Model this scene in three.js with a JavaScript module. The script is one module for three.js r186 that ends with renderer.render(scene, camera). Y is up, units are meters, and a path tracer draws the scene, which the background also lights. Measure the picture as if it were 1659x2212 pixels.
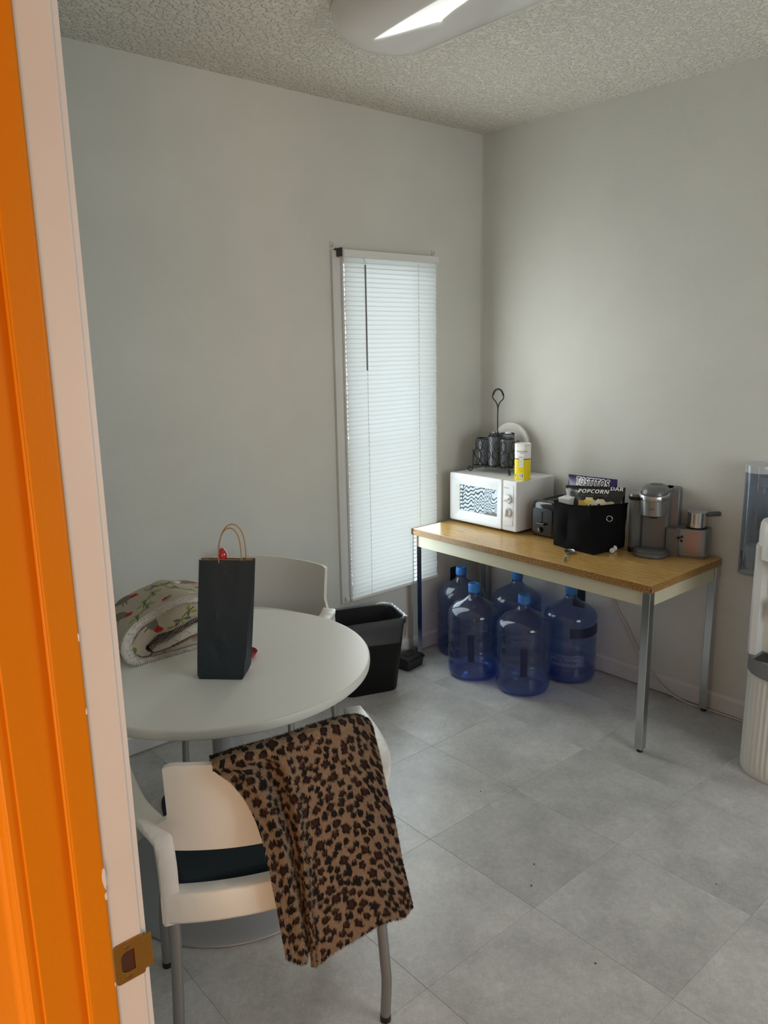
import * as THREE from 'three';
import { RoundedBoxGeometry } from 'three/addons/geometries/RoundedBoxGeometry.js';
import { mergeGeometries, mergeVertices, toCreasedNormals } from 'three/addons/utils/BufferGeometryUtils.js';
import { RectAreaLightUniformsLib } from 'three/addons/lights/RectAreaLightUniformsLib.js';
import { ImprovedNoise } from 'three/addons/math/ImprovedNoise.js';

// ---------------------------------------------------------------- camera, sky, lights, exposure
const scene = new THREE.Scene();
const camera = new THREE.PerspectiveCamera(66.63, 1659 / 2212, 0.02, 60);   // focal length 1682.7 px on a 2212 px tall frame
{
  const yaw = THREE.MathUtils.degToRad(40.79), pitch = THREE.MathUtils.degToRad(-12.28), roll = THREE.MathUtils.degToRad(-0.996);
  const fwd = new THREE.Vector3(Math.sin(yaw) * Math.cos(pitch), Math.sin(pitch), -Math.cos(yaw) * Math.cos(pitch));
  const right = new THREE.Vector3(Math.cos(yaw), 0, Math.sin(yaw)), up = new THREE.Vector3().crossVectors(right, fwd);
  const r2 = right.clone().multiplyScalar(Math.cos(roll)).addScaledVector(up, Math.sin(roll));
  const u2 = up.clone().multiplyScalar(Math.cos(roll)).addScaledVector(right, -Math.sin(roll));
  camera.position.set(-3.3415, 1.7038, 3.0126);
  camera.quaternion.setFromRotationMatrix(new THREE.Matrix4().makeBasis(r2, u2, fwd.clone().negate()));
}
const renderer = new THREE.WebGLRenderer({ antialias: true });
renderer.toneMapping = THREE.LinearToneMapping;
renderer.toneMappingExposure = 1.12;
renderer.shadowMap.enabled = true;
RectAreaLightUniformsLib.init();

scene.background = new THREE.Color().setRGB(1.75, 1.92, 2.02);      // bright, lightly overcast daylight outside
function areaLight(name, color, intensity, w, h, pos, look) {
  const l = new THREE.RectAreaLight(color, intensity, w, h);
  l.name = name; l.position.set(...pos); l.lookAt(...look); scene.add(l); return l;
}
areaLight('blind_daylight', new THREE.Color().setRGB(0.97, 0.98, 0.94), 3.35, 0.59, 0.97, [-0.697, 1.595, 0.075], [-0.697, 1.595, 4]);        // daylight let in by the blind
for (let i = 0; i < 30; i++) { const y = 0.455 + i * 0.0218; areaLight('slat_daylight', new THREE.Color().setRGB(0.76, 0.91, 1.0), 5.2, 0.59, 0.0135, [-0.697, y, 0.075], [-0.697, y, 4]); }   // lower slats, one strip each
areaLight('front_window_daylight', new THREE.Color().setRGB(0.95, 0.98, 1.0), 3.8, 1.2, 1.2, [-1.3, 1.5, 4.07], [-1.3, 1.5, 0]);     // window in the wall beside the doorway
areaLight('hall_door_daylight', new THREE.Color().setRGB(1.0, 0.48, 0.12), 7.4, 0.82, 1.3, [-4.30, 0.76, 4.37], [-4.30, 0.76, 0]);      // low warm sunlight in the glazed door at the end of the hall
areaLight('hall_window_daylight', new THREE.Color().setRGB(1.0, 0.74, 0.40), 7.0, 0.95, 1.15, [-4.94, 0.80, 2.20], [0, 0.80, 2.20]);      // and in the low window across the hall

// ---------------------------------------------------------------- helpers
const V = (x, y, z) => new THREE.Vector3(x, y, z);
function rng(seed) { let a = seed >>> 0; return () => { a = (a + 0x6D2B79F5) | 0; let t = Math.imul(a ^ (a >>> 15), 1 | a); t = (t + Math.imul(t ^ (t >>> 7), 61 | t)) ^ t; return ((t ^ (t >>> 14)) >>> 0) / 4294967296; }; }
const PN = new ImprovedNoise();
const noise = (x, y = 0, z = 0) => PN.noise(x + 100.3, y + 50.7, z + 20.1);
const smooth = (a, b, x) => { const t = Math.min(1, Math.max(0, (x - a) / (b - a))); return t * t * (3 - 2 * t); };
const lerp = (a, b, t) => a + (b - a) * t;
const col = (r, g, b) => new THREE.Color().setRGB(r, g, b);
const std = (c, rough, more = {}) => new THREE.MeshStandardMaterial({ color: c, roughness: rough, ...more });
const phy = (c, rough, more = {}) => new THREE.MeshPhysicalMaterial({ color: c, roughness: rough, ...more });

function mesh(name, geo, mat, parent) {
  if (Array.isArray(geo)) geo = merge(geo);
  const m = new THREE.Mesh(geo, mat); m.name = name; m.castShadow = m.receiveShadow = true;
  (parent || scene).add(m); return m;
}
function merge(list) {
  const l = list.map(g => { const n = g.index ? g.toNonIndexed() : g.clone(); for (const k of Object.keys(n.attributes)) if (!['position', 'normal', 'uv'].includes(k)) n.deleteAttribute(k); if (!n.attributes.uv) n.setAttribute('uv', new THREE.BufferAttribute(new Float32Array(n.attributes.position.count * 2), 2)); n.clearGroups(); return n; });
  return mergeGeometries(l, false);
}
const used = {};
function numbered(name) { const k = used[name] || 0; used[name] = k + 1; return k ? name + '_' + String(k).padStart(3, '0') : name; }
function thing(name, label, category, pos = [0, 0, 0], turn = 0, group) {
  const o = new THREE.Group(); o.name = numbered(name); o.position.set(...pos); o.rotation.y = turn;
  o.userData = { label, category }; if (group) o.userData.group = group; scene.add(o); return o;
}
function single(name, geo, mat, label, category, group) {
  const m = mesh(numbered(name), geo, mat); m.userData = { label, category }; if (group) m.userData.group = group; return m;
}
function structure(name, geo, mat, label, parent) {
  const m = mesh(parent ? name : numbered(name), geo, mat, parent);
  if (!parent) m.userData = { kind: 'structure', label, category: name.split('_')[0] };
  return m;
}
function structGroup(name, label) { const g = new THREE.Group(); g.name = numbered(name); g.userData = { kind: 'structure', label, category: name.split('_')[0] }; scene.add(g); return g; }

// box from corner to corner, uv in metres
function bx(x0, x1, y0, y1, z0, z1) { const g = new THREE.BoxGeometry(x1 - x0, y1 - y0, z1 - z0); g.translate((x0 + x1) / 2, (y0 + y1) / 2, (z0 + z1) / 2); return planar(g); }
function rb(x0, x1, y0, y1, z0, z1, r = 0.004, seg = 3) { const g = new RoundedBoxGeometry(x1 - x0, y1 - y0, z1 - z0, seg, Math.min(r, (x1 - x0) / 2.01, (y1 - y0) / 2.01, (z1 - z0) / 2.01)); g.translate((x0 + x1) / 2, (y0 + y1) / 2, (z0 + z1) / 2); return planar(g); }
function planar(g) {
  const p = g.attributes.position, n = g.attributes.normal, uv = new Float32Array(p.count * 2);
  for (let i = 0; i < p.count; i++) {
    const ax = Math.abs(n.getX(i)), ay = Math.abs(n.getY(i)), az = Math.abs(n.getZ(i));
    if (ax >= ay && ax >= az) { uv[2 * i] = p.getZ(i); uv[2 * i + 1] = p.getY(i); }
    else if (ay >= az) { uv[2 * i] = p.getX(i); uv[2 * i + 1] = p.getZ(i); }
    else { uv[2 * i] = p.getX(i); uv[2 * i + 1] = p.getY(i); }
  }
  g.setAttribute('uv', new THREE.BufferAttribute(uv, 2)); return g;
}
function cyl(x, y0, y1, z, r0, r1 = r0, seg = 28) { const g = new THREE.CylinderGeometry(r1, r0, y1 - y0, seg); g.translate(x, (y0 + y1) / 2, z); return g; }
function tube(pts, r, seg = 40, rad = 8, closed = false) { return new THREE.TubeGeometry(new THREE.CatmullRomCurve3(pts.map(p => p.isVector3 ? p : V(...p)), closed, 'centripetal'), seg, r, rad, closed); }
function lathe(profile, seg = 48) { return new THREE.LatheGeometry(profile.map(p => new THREE.Vector2(p[0], p[1])), seg); }
function torus(R, r, x, y, z, rx = 0, ry = 0, seg = 32) { const g = new THREE.TorusGeometry(R, r, 8, seg); g.rotateX(rx); g.rotateY(ry); g.translate(x, y, z); return g; }
// rings of equal point counts joined to a skin; caps closed with fans
function loft(rings, { closed = true, cap0 = false, cap1 = false, crease = 0.7 } = {}) {
  const n = rings[0].length, pos = [], uv = [], idx = [], per = closed ? n + 1 : n;
  let v = 0;
  rings.forEach((ring, k) => {
    if (k) v += ring[0].distanceTo(rings[k - 1][0]);
    let u = 0;
    for (let i = 0; i < per; i++) { const p = ring[i % n]; if (i) u += p.distanceTo(ring[(i - 1) % n]); pos.push(p.x, p.y, p.z); uv.push(u, v); }
  });
  for (let k = 0; k < rings.length - 1; k++) for (let i = 0; i < per - 1; i++) { const a = k * per + i, b = a + 1, c = a + per, d = c + 1; idx.push(a, b, c, b, d, c); }
  const cap = (ring, flip) => {
    const c = ring.reduce((s, p) => s.add(p), V(0, 0, 0)).multiplyScalar(1 / n), o = pos.length / 3;
    pos.push(c.x, c.y, c.z); uv.push(c.x, c.z);
    ring.forEach(p => { pos.push(p.x, p.y, p.z); uv.push(p.x, p.z); });
    for (let i = 0; i < n; i++) { const a = o + 1 + i, b = o + 1 + (i + 1) % n; flip ? idx.push(o, b, a) : idx.push(o, a, b); }
  };
  if (cap0) cap(rings[0], true);
  if (cap1) cap(rings[rings.length - 1], false);
  let g = new THREE.BufferGeometry();
  g.setAttribute('position', new THREE.Float32BufferAttribute(pos, 3)); g.setAttribute('uv', new THREE.Float32BufferAttribute(uv, 2)); g.setIndex(idx);
  return toCreasedNormals(g, crease);
}
function rrect(w, d, r, y, seg = 6, cx = 0, cz = 0) {      // rounded rectangle in plan, clockwise from above so that loft() faces out
  const out = []; r = Math.min(r, w / 2 - 1e-4, d / 2 - 1e-4);
  const c = [[w / 2 - r, d / 2 - r, 0], [-(w / 2 - r), d / 2 - r, 1], [-(w / 2 - r), -(d / 2 - r), 2], [w / 2 - r, -(d / 2 - r), 3]];
  for (const [x, z, q] of c) for (let i = 0; i <= seg; i++) { const a = (q + i / seg) * Math.PI / 2; out.push(V(cx + x + r * Math.cos(a), y, cz + z + r * Math.sin(a))); }
  return out.reverse();
}
// a slab of thickness t behind the surface fn(u, v), u and v from 0 to 1
function slab(fn, nu, nv, t, uvs = [1, 1], crease = 0.8) {
  const P = [], N = [], e = 1e-3;
  for (let j = 0; j <= nv; j++) for (let i = 0; i <= nu; i++) {
    const u = i / nu, v = j / nv, p = fn(u, v);
    const du = fn(Math.min(1, u + e), v).sub(fn(Math.max(0, u - e), v)), dv = fn(u, Math.min(1, v + e)).sub(fn(u, Math.max(0, v - e)));
    P.push(p); N.push(du.cross(dv).normalize());
  }
  const pos = [], uv = [], idx = [], w = nu + 1, S = w * (nv + 1);
  for (const s of [0, 1]) P.forEach((p, k) => { const q = p.clone().addScaledVector(N[k], s ? -t : 0); pos.push(q.x, q.y, q.z); uv.push((k % w) / nu * uvs[0], Math.floor(k / w) / nv * uvs[1]); });
  for (let j = 0; j < nv; j++) for (let i = 0; i < nu; i++) { const a = j * w + i, b = a + 1, c = a + w, d = c + 1; idx.push(a, b, c, b, d, c); idx.push(S + a, S + c, S + b, S + b, S + c, S + d); }
  const rim = []; for (let i = 0; i < nu; i++) rim.push(i); for (let j = 0; j < nv; j++) rim.push(j * w + nu); for (let i = nu; i > 0; i--) rim.push(nv * w + i); for (let j = nv; j > 0; j--) rim.push(j * w);
  rim.forEach((a, k) => { const b = rim[(k + 1) % rim.length]; idx.push(a, S + a, b, b, S + a, S + b); });
  const g = new THREE.BufferGeometry(); g.setAttribute('position', new THREE.Float32BufferAttribute(pos, 3)); g.setAttribute('uv', new THREE.Float32BufferAttribute(uv, 2)); g.setIndex(idx);
  return toCreasedNormals(g, crease);
}
// a rounded-rectangle section carried along points; lat(k) is the direction of its width
function sweep(pts, size, latOf, n = 40, seg = 3) {
  const curve = new THREE.CatmullRomCurve3(pts.map(p => V(...p)), false, 'centripetal'), rings = [];
  for (let k = 0; k <= n; k++) {
    const t = k / n, p = curve.getPoint(t), T = curve.getTangent(t), L = latOf(t).clone(); L.addScaledVector(T, -L.dot(T)).normalize();
    const N = T.clone().cross(L), [w, h, r] = size(t);
    rings.push(rrect(w, h, r, 0, seg).map(q => p.clone().addScaledVector(L, q.x).addScaledVector(N, q.z)));
  }
  return loft(rings, { cap0: true, cap1: true, crease: 0.9 });
}
function extrude(shape, depth, bevel = 0.003, seg = 2, curve = 12) { return new THREE.ExtrudeGeometry(shape, { depth: depth - 2 * bevel, bevelEnabled: bevel > 0, bevelSize: bevel, bevelThickness: bevel, bevelOffset: -bevel, bevelSegments: seg, curveSegments: curve }).translate(0, 0, bevel); }
function poly(pts) { const s = new THREE.Shape(); pts.forEach((p, i) => i ? s.lineTo(p[0], p[1]) : s.moveTo(p[0], p[1])); s.closePath(); return s; }
function rshape(x0, x1, y0, y1, r) { const s = new THREE.Shape(); s.moveTo(x0 + r, y0); s.lineTo(x1 - r, y0); s.quadraticCurveTo(x1, y0, x1, y0 + r); s.lineTo(x1, y1 - r); s.quadraticCurveTo(x1, y1, x1 - r, y1); s.lineTo(x0 + r, y1); s.quadraticCurveTo(x0, y1, x0, y1 - r); s.lineTo(x0, y0 + r); s.quadraticCurveTo(x0, y0, x0 + r, y0); return s; }

// ---------------------------------------------------------------- textures
function canvasTex(w, h, draw, { srgb = true, repeat = null } = {}) {
  const c = document.createElement('canvas'); c.width = w; c.height = h; draw(c.getContext('2d'), w, h);
  const t = new THREE.CanvasTexture(c); if (srgb) t.colorSpace = THREE.SRGBColorSpace;
  t.wrapS = t.wrapT = THREE.RepeatWrapping; if (repeat) t.repeat.set(...repeat); t.anisotropy = 8; return t;
}
// tileable layered value noise, 0 to 1
function fieldNoise(size, cells, seed, octaves = 4, fall = 0.5) {
  const out = new Float32Array(size * size); let amp = 1, tot = 0, c = cells;
  for (let o = 0; o < octaves; o++) {
    const r = rng(seed + o * 77), g = new Float32Array(c * c).map(() => r());
    for (let y = 0; y < size; y++) for (let x = 0; x < size; x++) {
      const fx = x / size * c, fy = y / size * c, ix = fx | 0, iy = fy | 0, tx = fx - ix, ty = fy - iy, sx = tx * tx * (3 - 2 * tx), sy = ty * ty * (3 - 2 * ty), jx = (ix + 1) % c, jy = (iy + 1) % c;
      out[y * size + x] += amp * lerp(lerp(g[iy * c + ix], g[iy * c + jx], sx), lerp(g[jy * c + ix], g[jy * c + jx], sx), sy);
    }
    tot += amp; amp *= fall; c = Math.min(c * 2, size);
  }
  for (let i = 0; i < out.length; i++) out[i] /= tot; return out;
}
function fieldTex(size, fn, { srgb = false, repeat = null } = {}) {
  const d = new Uint8Array(size * size * 4);
  for (let i = 0; i < size * size; i++) { const v = fn(i % size, (i / size) | 0, i); const a = Array.isArray(v) ? v : [v, v, v]; d[4 * i] = Math.max(0, Math.min(255, a[0] * 255)); d[4 * i + 1] = Math.max(0, Math.min(255, a[1] * 255)); d[4 * i + 2] = Math.max(0, Math.min(255, a[2] * 255)); d[4 * i + 3] = 255; }
  const t = new THREE.DataTexture(d, size, size); t.wrapS = t.wrapT = THREE.RepeatWrapping; t.magFilter = THREE.LinearFilter; t.minFilter = THREE.LinearMipmapLinearFilter; t.generateMipmaps = true; if (srgb) t.colorSpace = THREE.SRGBColorSpace; if (repeat) t.repeat.set(...repeat); t.needsUpdate = true; return t;
}
// ---------------------------------------------------------------- room
const H = 2.771;
const nA = fieldNoise(512, 16, 11, 5, 0.55), nB = fieldNoise(512, 6, 23, 6, 0.55), nC = fieldNoise(512, 96, 5, 2, 0.5);
const wallBump = fieldTex(512, (x, y, i) => nC[i] * 0.6 + nA[i] * 0.4, { repeat: [2.2, 2.2] });
const wallTone = fieldTex(512, (x, y, i) => { const v = 0.965 + 0.05 * (nB[i] - 0.5) + 0.02 * (nA[i] - 0.5); return [v, v, v]; }, { srgb: true, repeat: [0.5, 0.5] });
const ceilBump = (() => { const a = fieldNoise(512, 48, 91, 3, 0.6); return fieldTex(512, (x, y, i) => smooth(0.38, 0.66, a[i]), { repeat: [1.6, 1.6] }); })();
const M = {};
M.wall = std(col(0.71, 0.715, 0.665), 0.62, { map: wallTone, bumpMap: wallBump, bumpScale: 0.0006 });
M.ceiling = std(col(0.73, 0.715, 0.64), 0.92, { bumpMap: ceilBump, bumpScale: 0.006 });
M.trim = std(col(0.72, 0.72, 0.705), 0.42, { map: wallTone });
M.orange = phy(col(0.60, 0.205, 0.002), 0.40, { specularIntensity: 0.35, bumpMap: wallBump, bumpScale: 0.0004 });
M.white = phy(col(0.82, 0.82, 0.81), 0.3);
M.dark = std(col(0.03, 0.03, 0.03), 0.8);
M.concrete = std(col(0.42, 0.41, 0.39), 0.9, { map: wallTone });
M.glass = phy(col(0.96, 0.98, 0.98), 0.02, { transmission: 1, thickness: 0, ior: 1.5 });

// walls
structure('wall_back', [bx(-3.03, -1.0, -0.15, H, -0.13, 0), bx(-0.40, 0.13, -0.15, H, -0.13, 0), bx(-1.0, -0.40, -0.15, 0.44, -0.13, 0), bx(-1.0, -0.40, 2.11, H, -0.13, 0)], M.wall, 'pale grey painted wall with the tall narrow blind');
structure('wall_right', bx(0, 0.13, -0.15, H, 0, 4.1), M.wall, 'pale grey painted wall behind the desk');
const FW = [-1.9, -0.7, 0.9, 2.1];
structure('wall_front', [bx(-3.03, FW[0], -0.15, H, 4.1, 4.23), bx(FW[1], 0.13, -0.15, H, 4.1, 4.23), bx(FW[0], FW[1], -0.15, FW[2], 4.1, 4.23), bx(FW[0], FW[1], FW[3], H, 4.1, 4.23)], M.wall, 'pale grey wall with a square window');
const DZ0 = 2.16, DZ1 = 3.08, DH = 2.05;
structure('wall_left', [bx(-3.135, -3.03, 0, H, -0.13, DZ0 - 0.02), bx(-3.135, -3.03, 0, H, DZ1 + 0.02, 4.23), bx(-3.135, -3.03, DH + 0.02, H, DZ0 - 0.02, DZ1 + 0.02)], M.wall, 'pale grey wall with the doorway');
structure('ceiling', bx(-3.135, 0.13, H, H + 0.12, -0.13, 4.23), M.ceiling, 'off-white textured ceiling');

// floor: square vinyl tiles on a dark bed
{
  const fl = structGroup('floor', 'grey stone-look vinyl tile floor');
  structure('floor_bed', bx(-3.14, 0, -0.15, -0.004, 0, 4.1), std(col(0.16, 0.16, 0.16), 0.9), null, fl);
  const t1 = fieldNoise(1024, 5, 301, 7, 0.6), t2 = fieldNoise(1024, 64, 77, 3, 0.55), t3 = fieldNoise(1024, 256, 13, 2, 0.6), r = rng(3);
  const specks = new Float32Array(1024 * 1024); for (let k = 0; k < 520; k++) { const x = r() * 1024 | 0, y = r() * 1024 | 0, s = r() < 0.1 ? 2 : 1, a = 0.05 + 0.11 * r(); for (let dx = 0; dx < s; dx++) for (let dy = 0; dy < s; dy++) specks[((y + dy) & 1023) * 1024 + ((x + dx) & 1023)] = a; }
  const tileTex = fieldTex(1024, (x, y, i) => { const v = 0.735 + 0.20 * (t1[i] - 0.5) + 0.075 * (t2[i] - 0.5) + 0.085 * (t3[i] - 0.5) - specks[i]; return [v, v * 0.998, v * 0.988]; }, { srgb: true });
  const tileRough = fieldTex(512, (x, y, i) => 0.33 + 0.10 * (nA[i] - 0.5), {});
  const mats = [0.93, 0.97, 1.0, 1.03].map((s, k) => { const t = tileTex.clone(); t.repeat.set(1.25, 1.25); t.offset.set(0.31 * k, 0.17 * k); t.rotation = k * Math.PI / 2; t.needsUpdate = true; return std(col(s, s, s * 0.995), 1.0, { map: t, roughnessMap: tileRough }); });
  const S = 0.4572, g = 0.00025, b = 0.0007, rr = rng(99);
  const x0 = -1.651, z0 = 1.270, geos = {};
  for (let i = -3; i <= 3; i++) for (let k = -3; k <= 6; k++) {
    const xa = Math.max(-3.03, x0 + i * S), xb = Math.min(-0.0, x0 + (i + 1) * S), za = Math.max(0, z0 + k * S), zb = Math.min(4.1, z0 + (k + 1) * S);
    if (xb - xa < 0.01 || zb - za < 0.01) continue;
    const top = [[xa + g + b, za + g + b], [xb - g - b, za + g + b], [xb - g - b, zb - g - b], [xa + g + b, zb - g - b]].map(p => V(p[0], 0, p[1]));
    const mid = [[xa + g, za + g], [xb - g, za + g], [xb - g, zb - g], [xa + g, zb - g]];
    const gm = loft([mid.map(p => V(p[0], -0.004, p[1])), mid.map(p => V(p[0], -0.0006, p[1])), top].map(a => a.reverse()), { cap1: true, crease: 0.02 });
    const uvA = gm.attributes.uv, pA = gm.attributes.position; for (let q = 0; q < uvA.count; q++) uvA.setXY(q, pA.getX(q) + i * 0.37, pA.getZ(q) + k * 0.21);
    mesh('tile', gm, mats[(rr() * 4) | 0], fl);
  }
  structure('door_sill', bx(-3.14, -3.0305, -0.004, 0.0, DZ0 - 0.02, DZ1 + 0.02), std(col(0.35, 0.35, 0.34), 0.5), null, fl);
}
// baseboards: thin, painted like the wall, standing just clear of the tiles
{
  const prof = (a, b, at, axis) => { const s = poly([[0, 0.008], [0.011, 0.008], [0.011, 0.078], [0.007, 0.088], [0.003, 0.093], [0, 0.093]]); const g = new THREE.ExtrudeGeometry(s, { depth: b - a, bevelEnabled: false }); if (axis === 'x') { g.rotateY(Math.PI / 2); g.scale(1, 1, -1); g.translate(a, 0, at); } else { g.scale(-1, 1, 1); g.translate(at, 0, a); } const n = toCreasedNormals(fixWinding(g), 0.3); return planar(n); };
  function fixWinding(g) { const q = g.index ? g.toNonIndexed() : g, p = q.attributes.position; for (let i = 0; i < p.count; i += 3) { const a = [p.getX(i + 1), p.getY(i + 1), p.getZ(i + 1)]; p.setXYZ(i + 1, p.getX(i + 2), p.getY(i + 2), p.getZ(i + 2)); p.setXYZ(i + 2, ...a); } q.deleteAttribute('normal'); q.computeVertexNormals(); return q; }
  structure('baseboard_back', prof(-3.03, -0.0115, 0, 'x'), M.trim, 'low painted baseboard under the blind');
  structure('baseboard_right', prof(0, 4.1, 0, 'z'), M.trim, 'low painted baseboard behind the desk');
}
// corner bead where the two walls meet
structure('trim_1', tube([[-0.002, 0.1, 0.002], [-0.002, 1.4, 0.002], [-0.002, H, 0.002]], 0.004, 20, 8), M.wall, 'paint bead down the corner of the room');

// doorway: jamb, stop, casing, strike plate
{
  const d = structGroup('door_1', 'doorway with white jamb and orange painted stop and casing');
  const P = (name, g, m, label) => { const q = mesh(name, g, m, d); if (label) q.userData.label = label; return q; };
  for (const s of [0, 1]) {
    const z = s ? DZ1 : DZ0, o = s ? 1 : -1, zz = (a, b) => { const p = [z + o * a, z + o * b]; return [Math.min(...p), Math.max(...p)]; };
    P('jamb', rb(-3.080, -3.025, 0, DH, ...zz(0, 0.02), 0.0015), M.trim, 'white jamb face');
    P('jamb', rb(-3.147, -3.0785, 0, DH, ...zz(0, 0.02), 0.0015), M.orange, 'orange painted jamb face');
    P('stop', rb(-3.101, -3.064, 0, DH - 0.011, ...zz(-0.011, 0.0), 0.0055, 4), M.orange, 'orange door stop');
    P('casing', rb(-3.0298, -3.0156, 0, DH + 0.06, ...zz(0.006, 0.065), 0.002), M.trim, 'white room-side casing');
    const prof = [[0.006, 0], [0.006, 0.010], [0.008, 0.0118], [0.011, 0.0122], [0.013, 0.0105], [0.015, 0.0085], [0.018, 0.0085], [0.020, 0.0108], [0.023, 0.0122], [0.030, 0.0135], [0.036, 0.0140], [0.039, 0.0125], [0.042, 0.0128], [0.046, 0.0160], [0.052, 0.0175], [0.066, 0.0180], [0.072, 0.0165], [0.075, 0.012], [0.075, 0]];
    const rings = [0, DH + 0.075].map(y => prof.map(([a, t]) => V(-3.147 - t, y, z + o * a)));
    const g = loft(o < 0 ? rings.map(q => q.slice().reverse()) : rings, { cap0: true, cap1: true, crease: 0.45 });
    P('hall_casing', g, M.orange, 'orange moulded hall-side casing');
  }
  P('head_jamb', rb(-3.147, -3.025, DH, DH + 0.02, DZ0 - 0.02, DZ1 + 0.02, 0.0015), M.trim);
  P('head_stop', rb(-3.101, -3.064, DH - 0.011, DH, DZ0, DZ1, 0.004), M.orange);
  P('head_casing', rb(-3.165, -3.147, DH + 0.006, DH + 0.075, DZ0 - 0.006, DZ1 + 0.006, 0.004), M.orange);
  // paint chips along the edge of the stop
  const r = rng(8), chips = [];
  for (const [y, h, w] of [[1.085, 0.030, 0.0028], [1.060, 0.010, 0.002], [1.39, 0.010, 0.0012], [1.30, 0.008, 0.001], [0.935, 0.006, 0.001]]) {
    const pts = []; for (let k = 0; k < 9; k++) { const a = k / 9 * Math.PI * 2; pts.push([-3.0665 + Math.cos(a) * w * (0.7 + 0.5 * r()), y + Math.sin(a) * h / 2 * (0.7 + 0.5 * r())]); }
    chips.push(extrude(poly(pts), 0.0012, 0.0002, 1, 2).translate(0, 0, DZ0 + 0.0103));
  }
  P('paint_chip', chips, M.trim, 'chips of bare white paint');
  // brass strike plate
  const brass = std(col(0.36, 0.19, 0.035), 0.42, { metalness: 0.85, bumpMap: wallBump, bumpScale: 0.0004 });
  const s = rshape(-3.0605, -3.0235, 0.921, 0.978, 0.004), hole = new THREE.Path(); { const x0 = -3.0535, x1 = -3.036, y0 = 0.934, y1 = 0.964, q = 0.009; hole.moveTo(x1, y0); hole.lineTo(x1, y1); hole.lineTo(x0 + q, y1); hole.quadraticCurveTo(x0, y1, x0, y1 - q); hole.lineTo(x0, y0 + q); hole.quadraticCurveTo(x0, y0, x0 + q, y0); hole.closePath(); s.holes.push(hole); }
  const pl = P('strike_plate', [extrude(s, 0.0022, 0.0005).translate(0, 0, DZ0), rb(-3.0245, -3.0125, 0.926, 0.973, DZ0 - 0.002, DZ0 + 0.0022, 0.001)], brass, 'worn brass strike plate');
  mesh('latch_pocket', bx(-3.055, -3.035, 0.932, 0.966, DZ0 + 0.0001, DZ0 + 0.0006), std(col(0.05, 0.015, 0.004), 0.8), pl);
  for (const y of [0.971, 0.9285]) mesh('screw', new THREE.SphereGeometry(0.0042, 14, 8, 0, Math.PI * 2, 0, Math.PI / 2).scale(1, 0.3, 1).rotateX(Math.PI / 2).translate(-3.045, y, DZ0 + 0.0021), std(col(0.22, 0.12, 0.04), 0.5, { metalness: 0.8 }), pl);
}
// hall the camera stands in
{
  const HX = -4.98, HZ0 = 0.6, HZ1 = 4.4;
  structure('wall_hall', [bx(-3.147, -3.1351, 0, H, HZ0, DZ0 - 0.02), bx(-3.147, -3.1351, 0, H, DZ1 + 0.02, HZ1), bx(-3.147, -3.1351, DH + 0.02, H, DZ0 - 0.02, DZ1 + 0.02)], M.orange, 'orange painted hall wall around the doorway');
  structure('wall_hall_side', [bx(HX, -3.147, 0, H, HZ0 - 0.1, HZ0), bx(HX, -4.79, 0, H, HZ1, HZ1 + 0.1), bx(-3.81, -3.135, 0, H, HZ1, HZ1 + 0.1), bx(-4.79, -3.81, 2.05, H, HZ1, HZ1 + 0.1)], M.orange, 'end walls of the hall');
  structure('wall_hall_outer', [bx(HX - 0.13, HX, 0, H, HZ0 - 0.1, 1.70), bx(HX - 0.13, HX, 0, H, 2.70, HZ1 + 0.1), bx(HX - 0.13, HX, 0, 0.2, 1.70, 2.70), bx(HX - 0.13, HX, 1.4, H, 1.70, 2.70)], M.orange, 'long orange wall of the hall');
  structure('floor_hall', bx(HX - 0.13, -3.14, -0.15, 0, HZ0 - 0.1, HZ1 + 0.1), std(col(0.34, 0.33, 0.31), 0.5, { map: wallTone }), 'grey hall floor');
  structure('ceiling_hall', bx(HX - 0.13, -3.135, H, H + 0.12, HZ0 - 0.1, HZ1 + 0.1), M.ceiling, 'hall ceiling');
  const g = structGroup('door_2', 'glazed outer door of the hall');
  mesh('frame', [bx(-4.79, -4.72, 0, 2.05, HZ1 + 0.02, HZ1 + 0.07), bx(-3.88, -3.81, 0, 2.05, HZ1 + 0.02, HZ1 + 0.07), bx(-4.72, -3.88, 0, 0.1, HZ1 + 0.02, HZ1 + 0.07), bx(-4.72, -3.88, 1.97, 2.05, HZ1 + 0.02, HZ1 + 0.07)], M.trim, g);
  mesh('pane', bx(-4.72, -3.88, 0.1, 1.97, HZ1 + 0.043, HZ1 + 0.047), M.glass, g);
}
{
  const g = structGroup('window_3', 'low window in the long hall wall'), HX = -4.98;
  mesh('frame', [bx(HX - 0.08, HX - 0.03, 0.2, 0.25, 1.70, 2.70), bx(HX - 0.08, HX - 0.03, 1.35, 1.4, 1.70, 2.70), bx(HX - 0.08, HX - 0.03, 0.25, 1.35, 1.70, 1.75), bx(HX - 0.08, HX - 0.03, 0.25, 1.35, 2.65, 2.70)], M.trim, g);
  mesh('pane', bx(HX - 0.057, HX - 0.053, 0.25, 1.35, 1.75, 2.65), M.glass, g);
}
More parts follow.
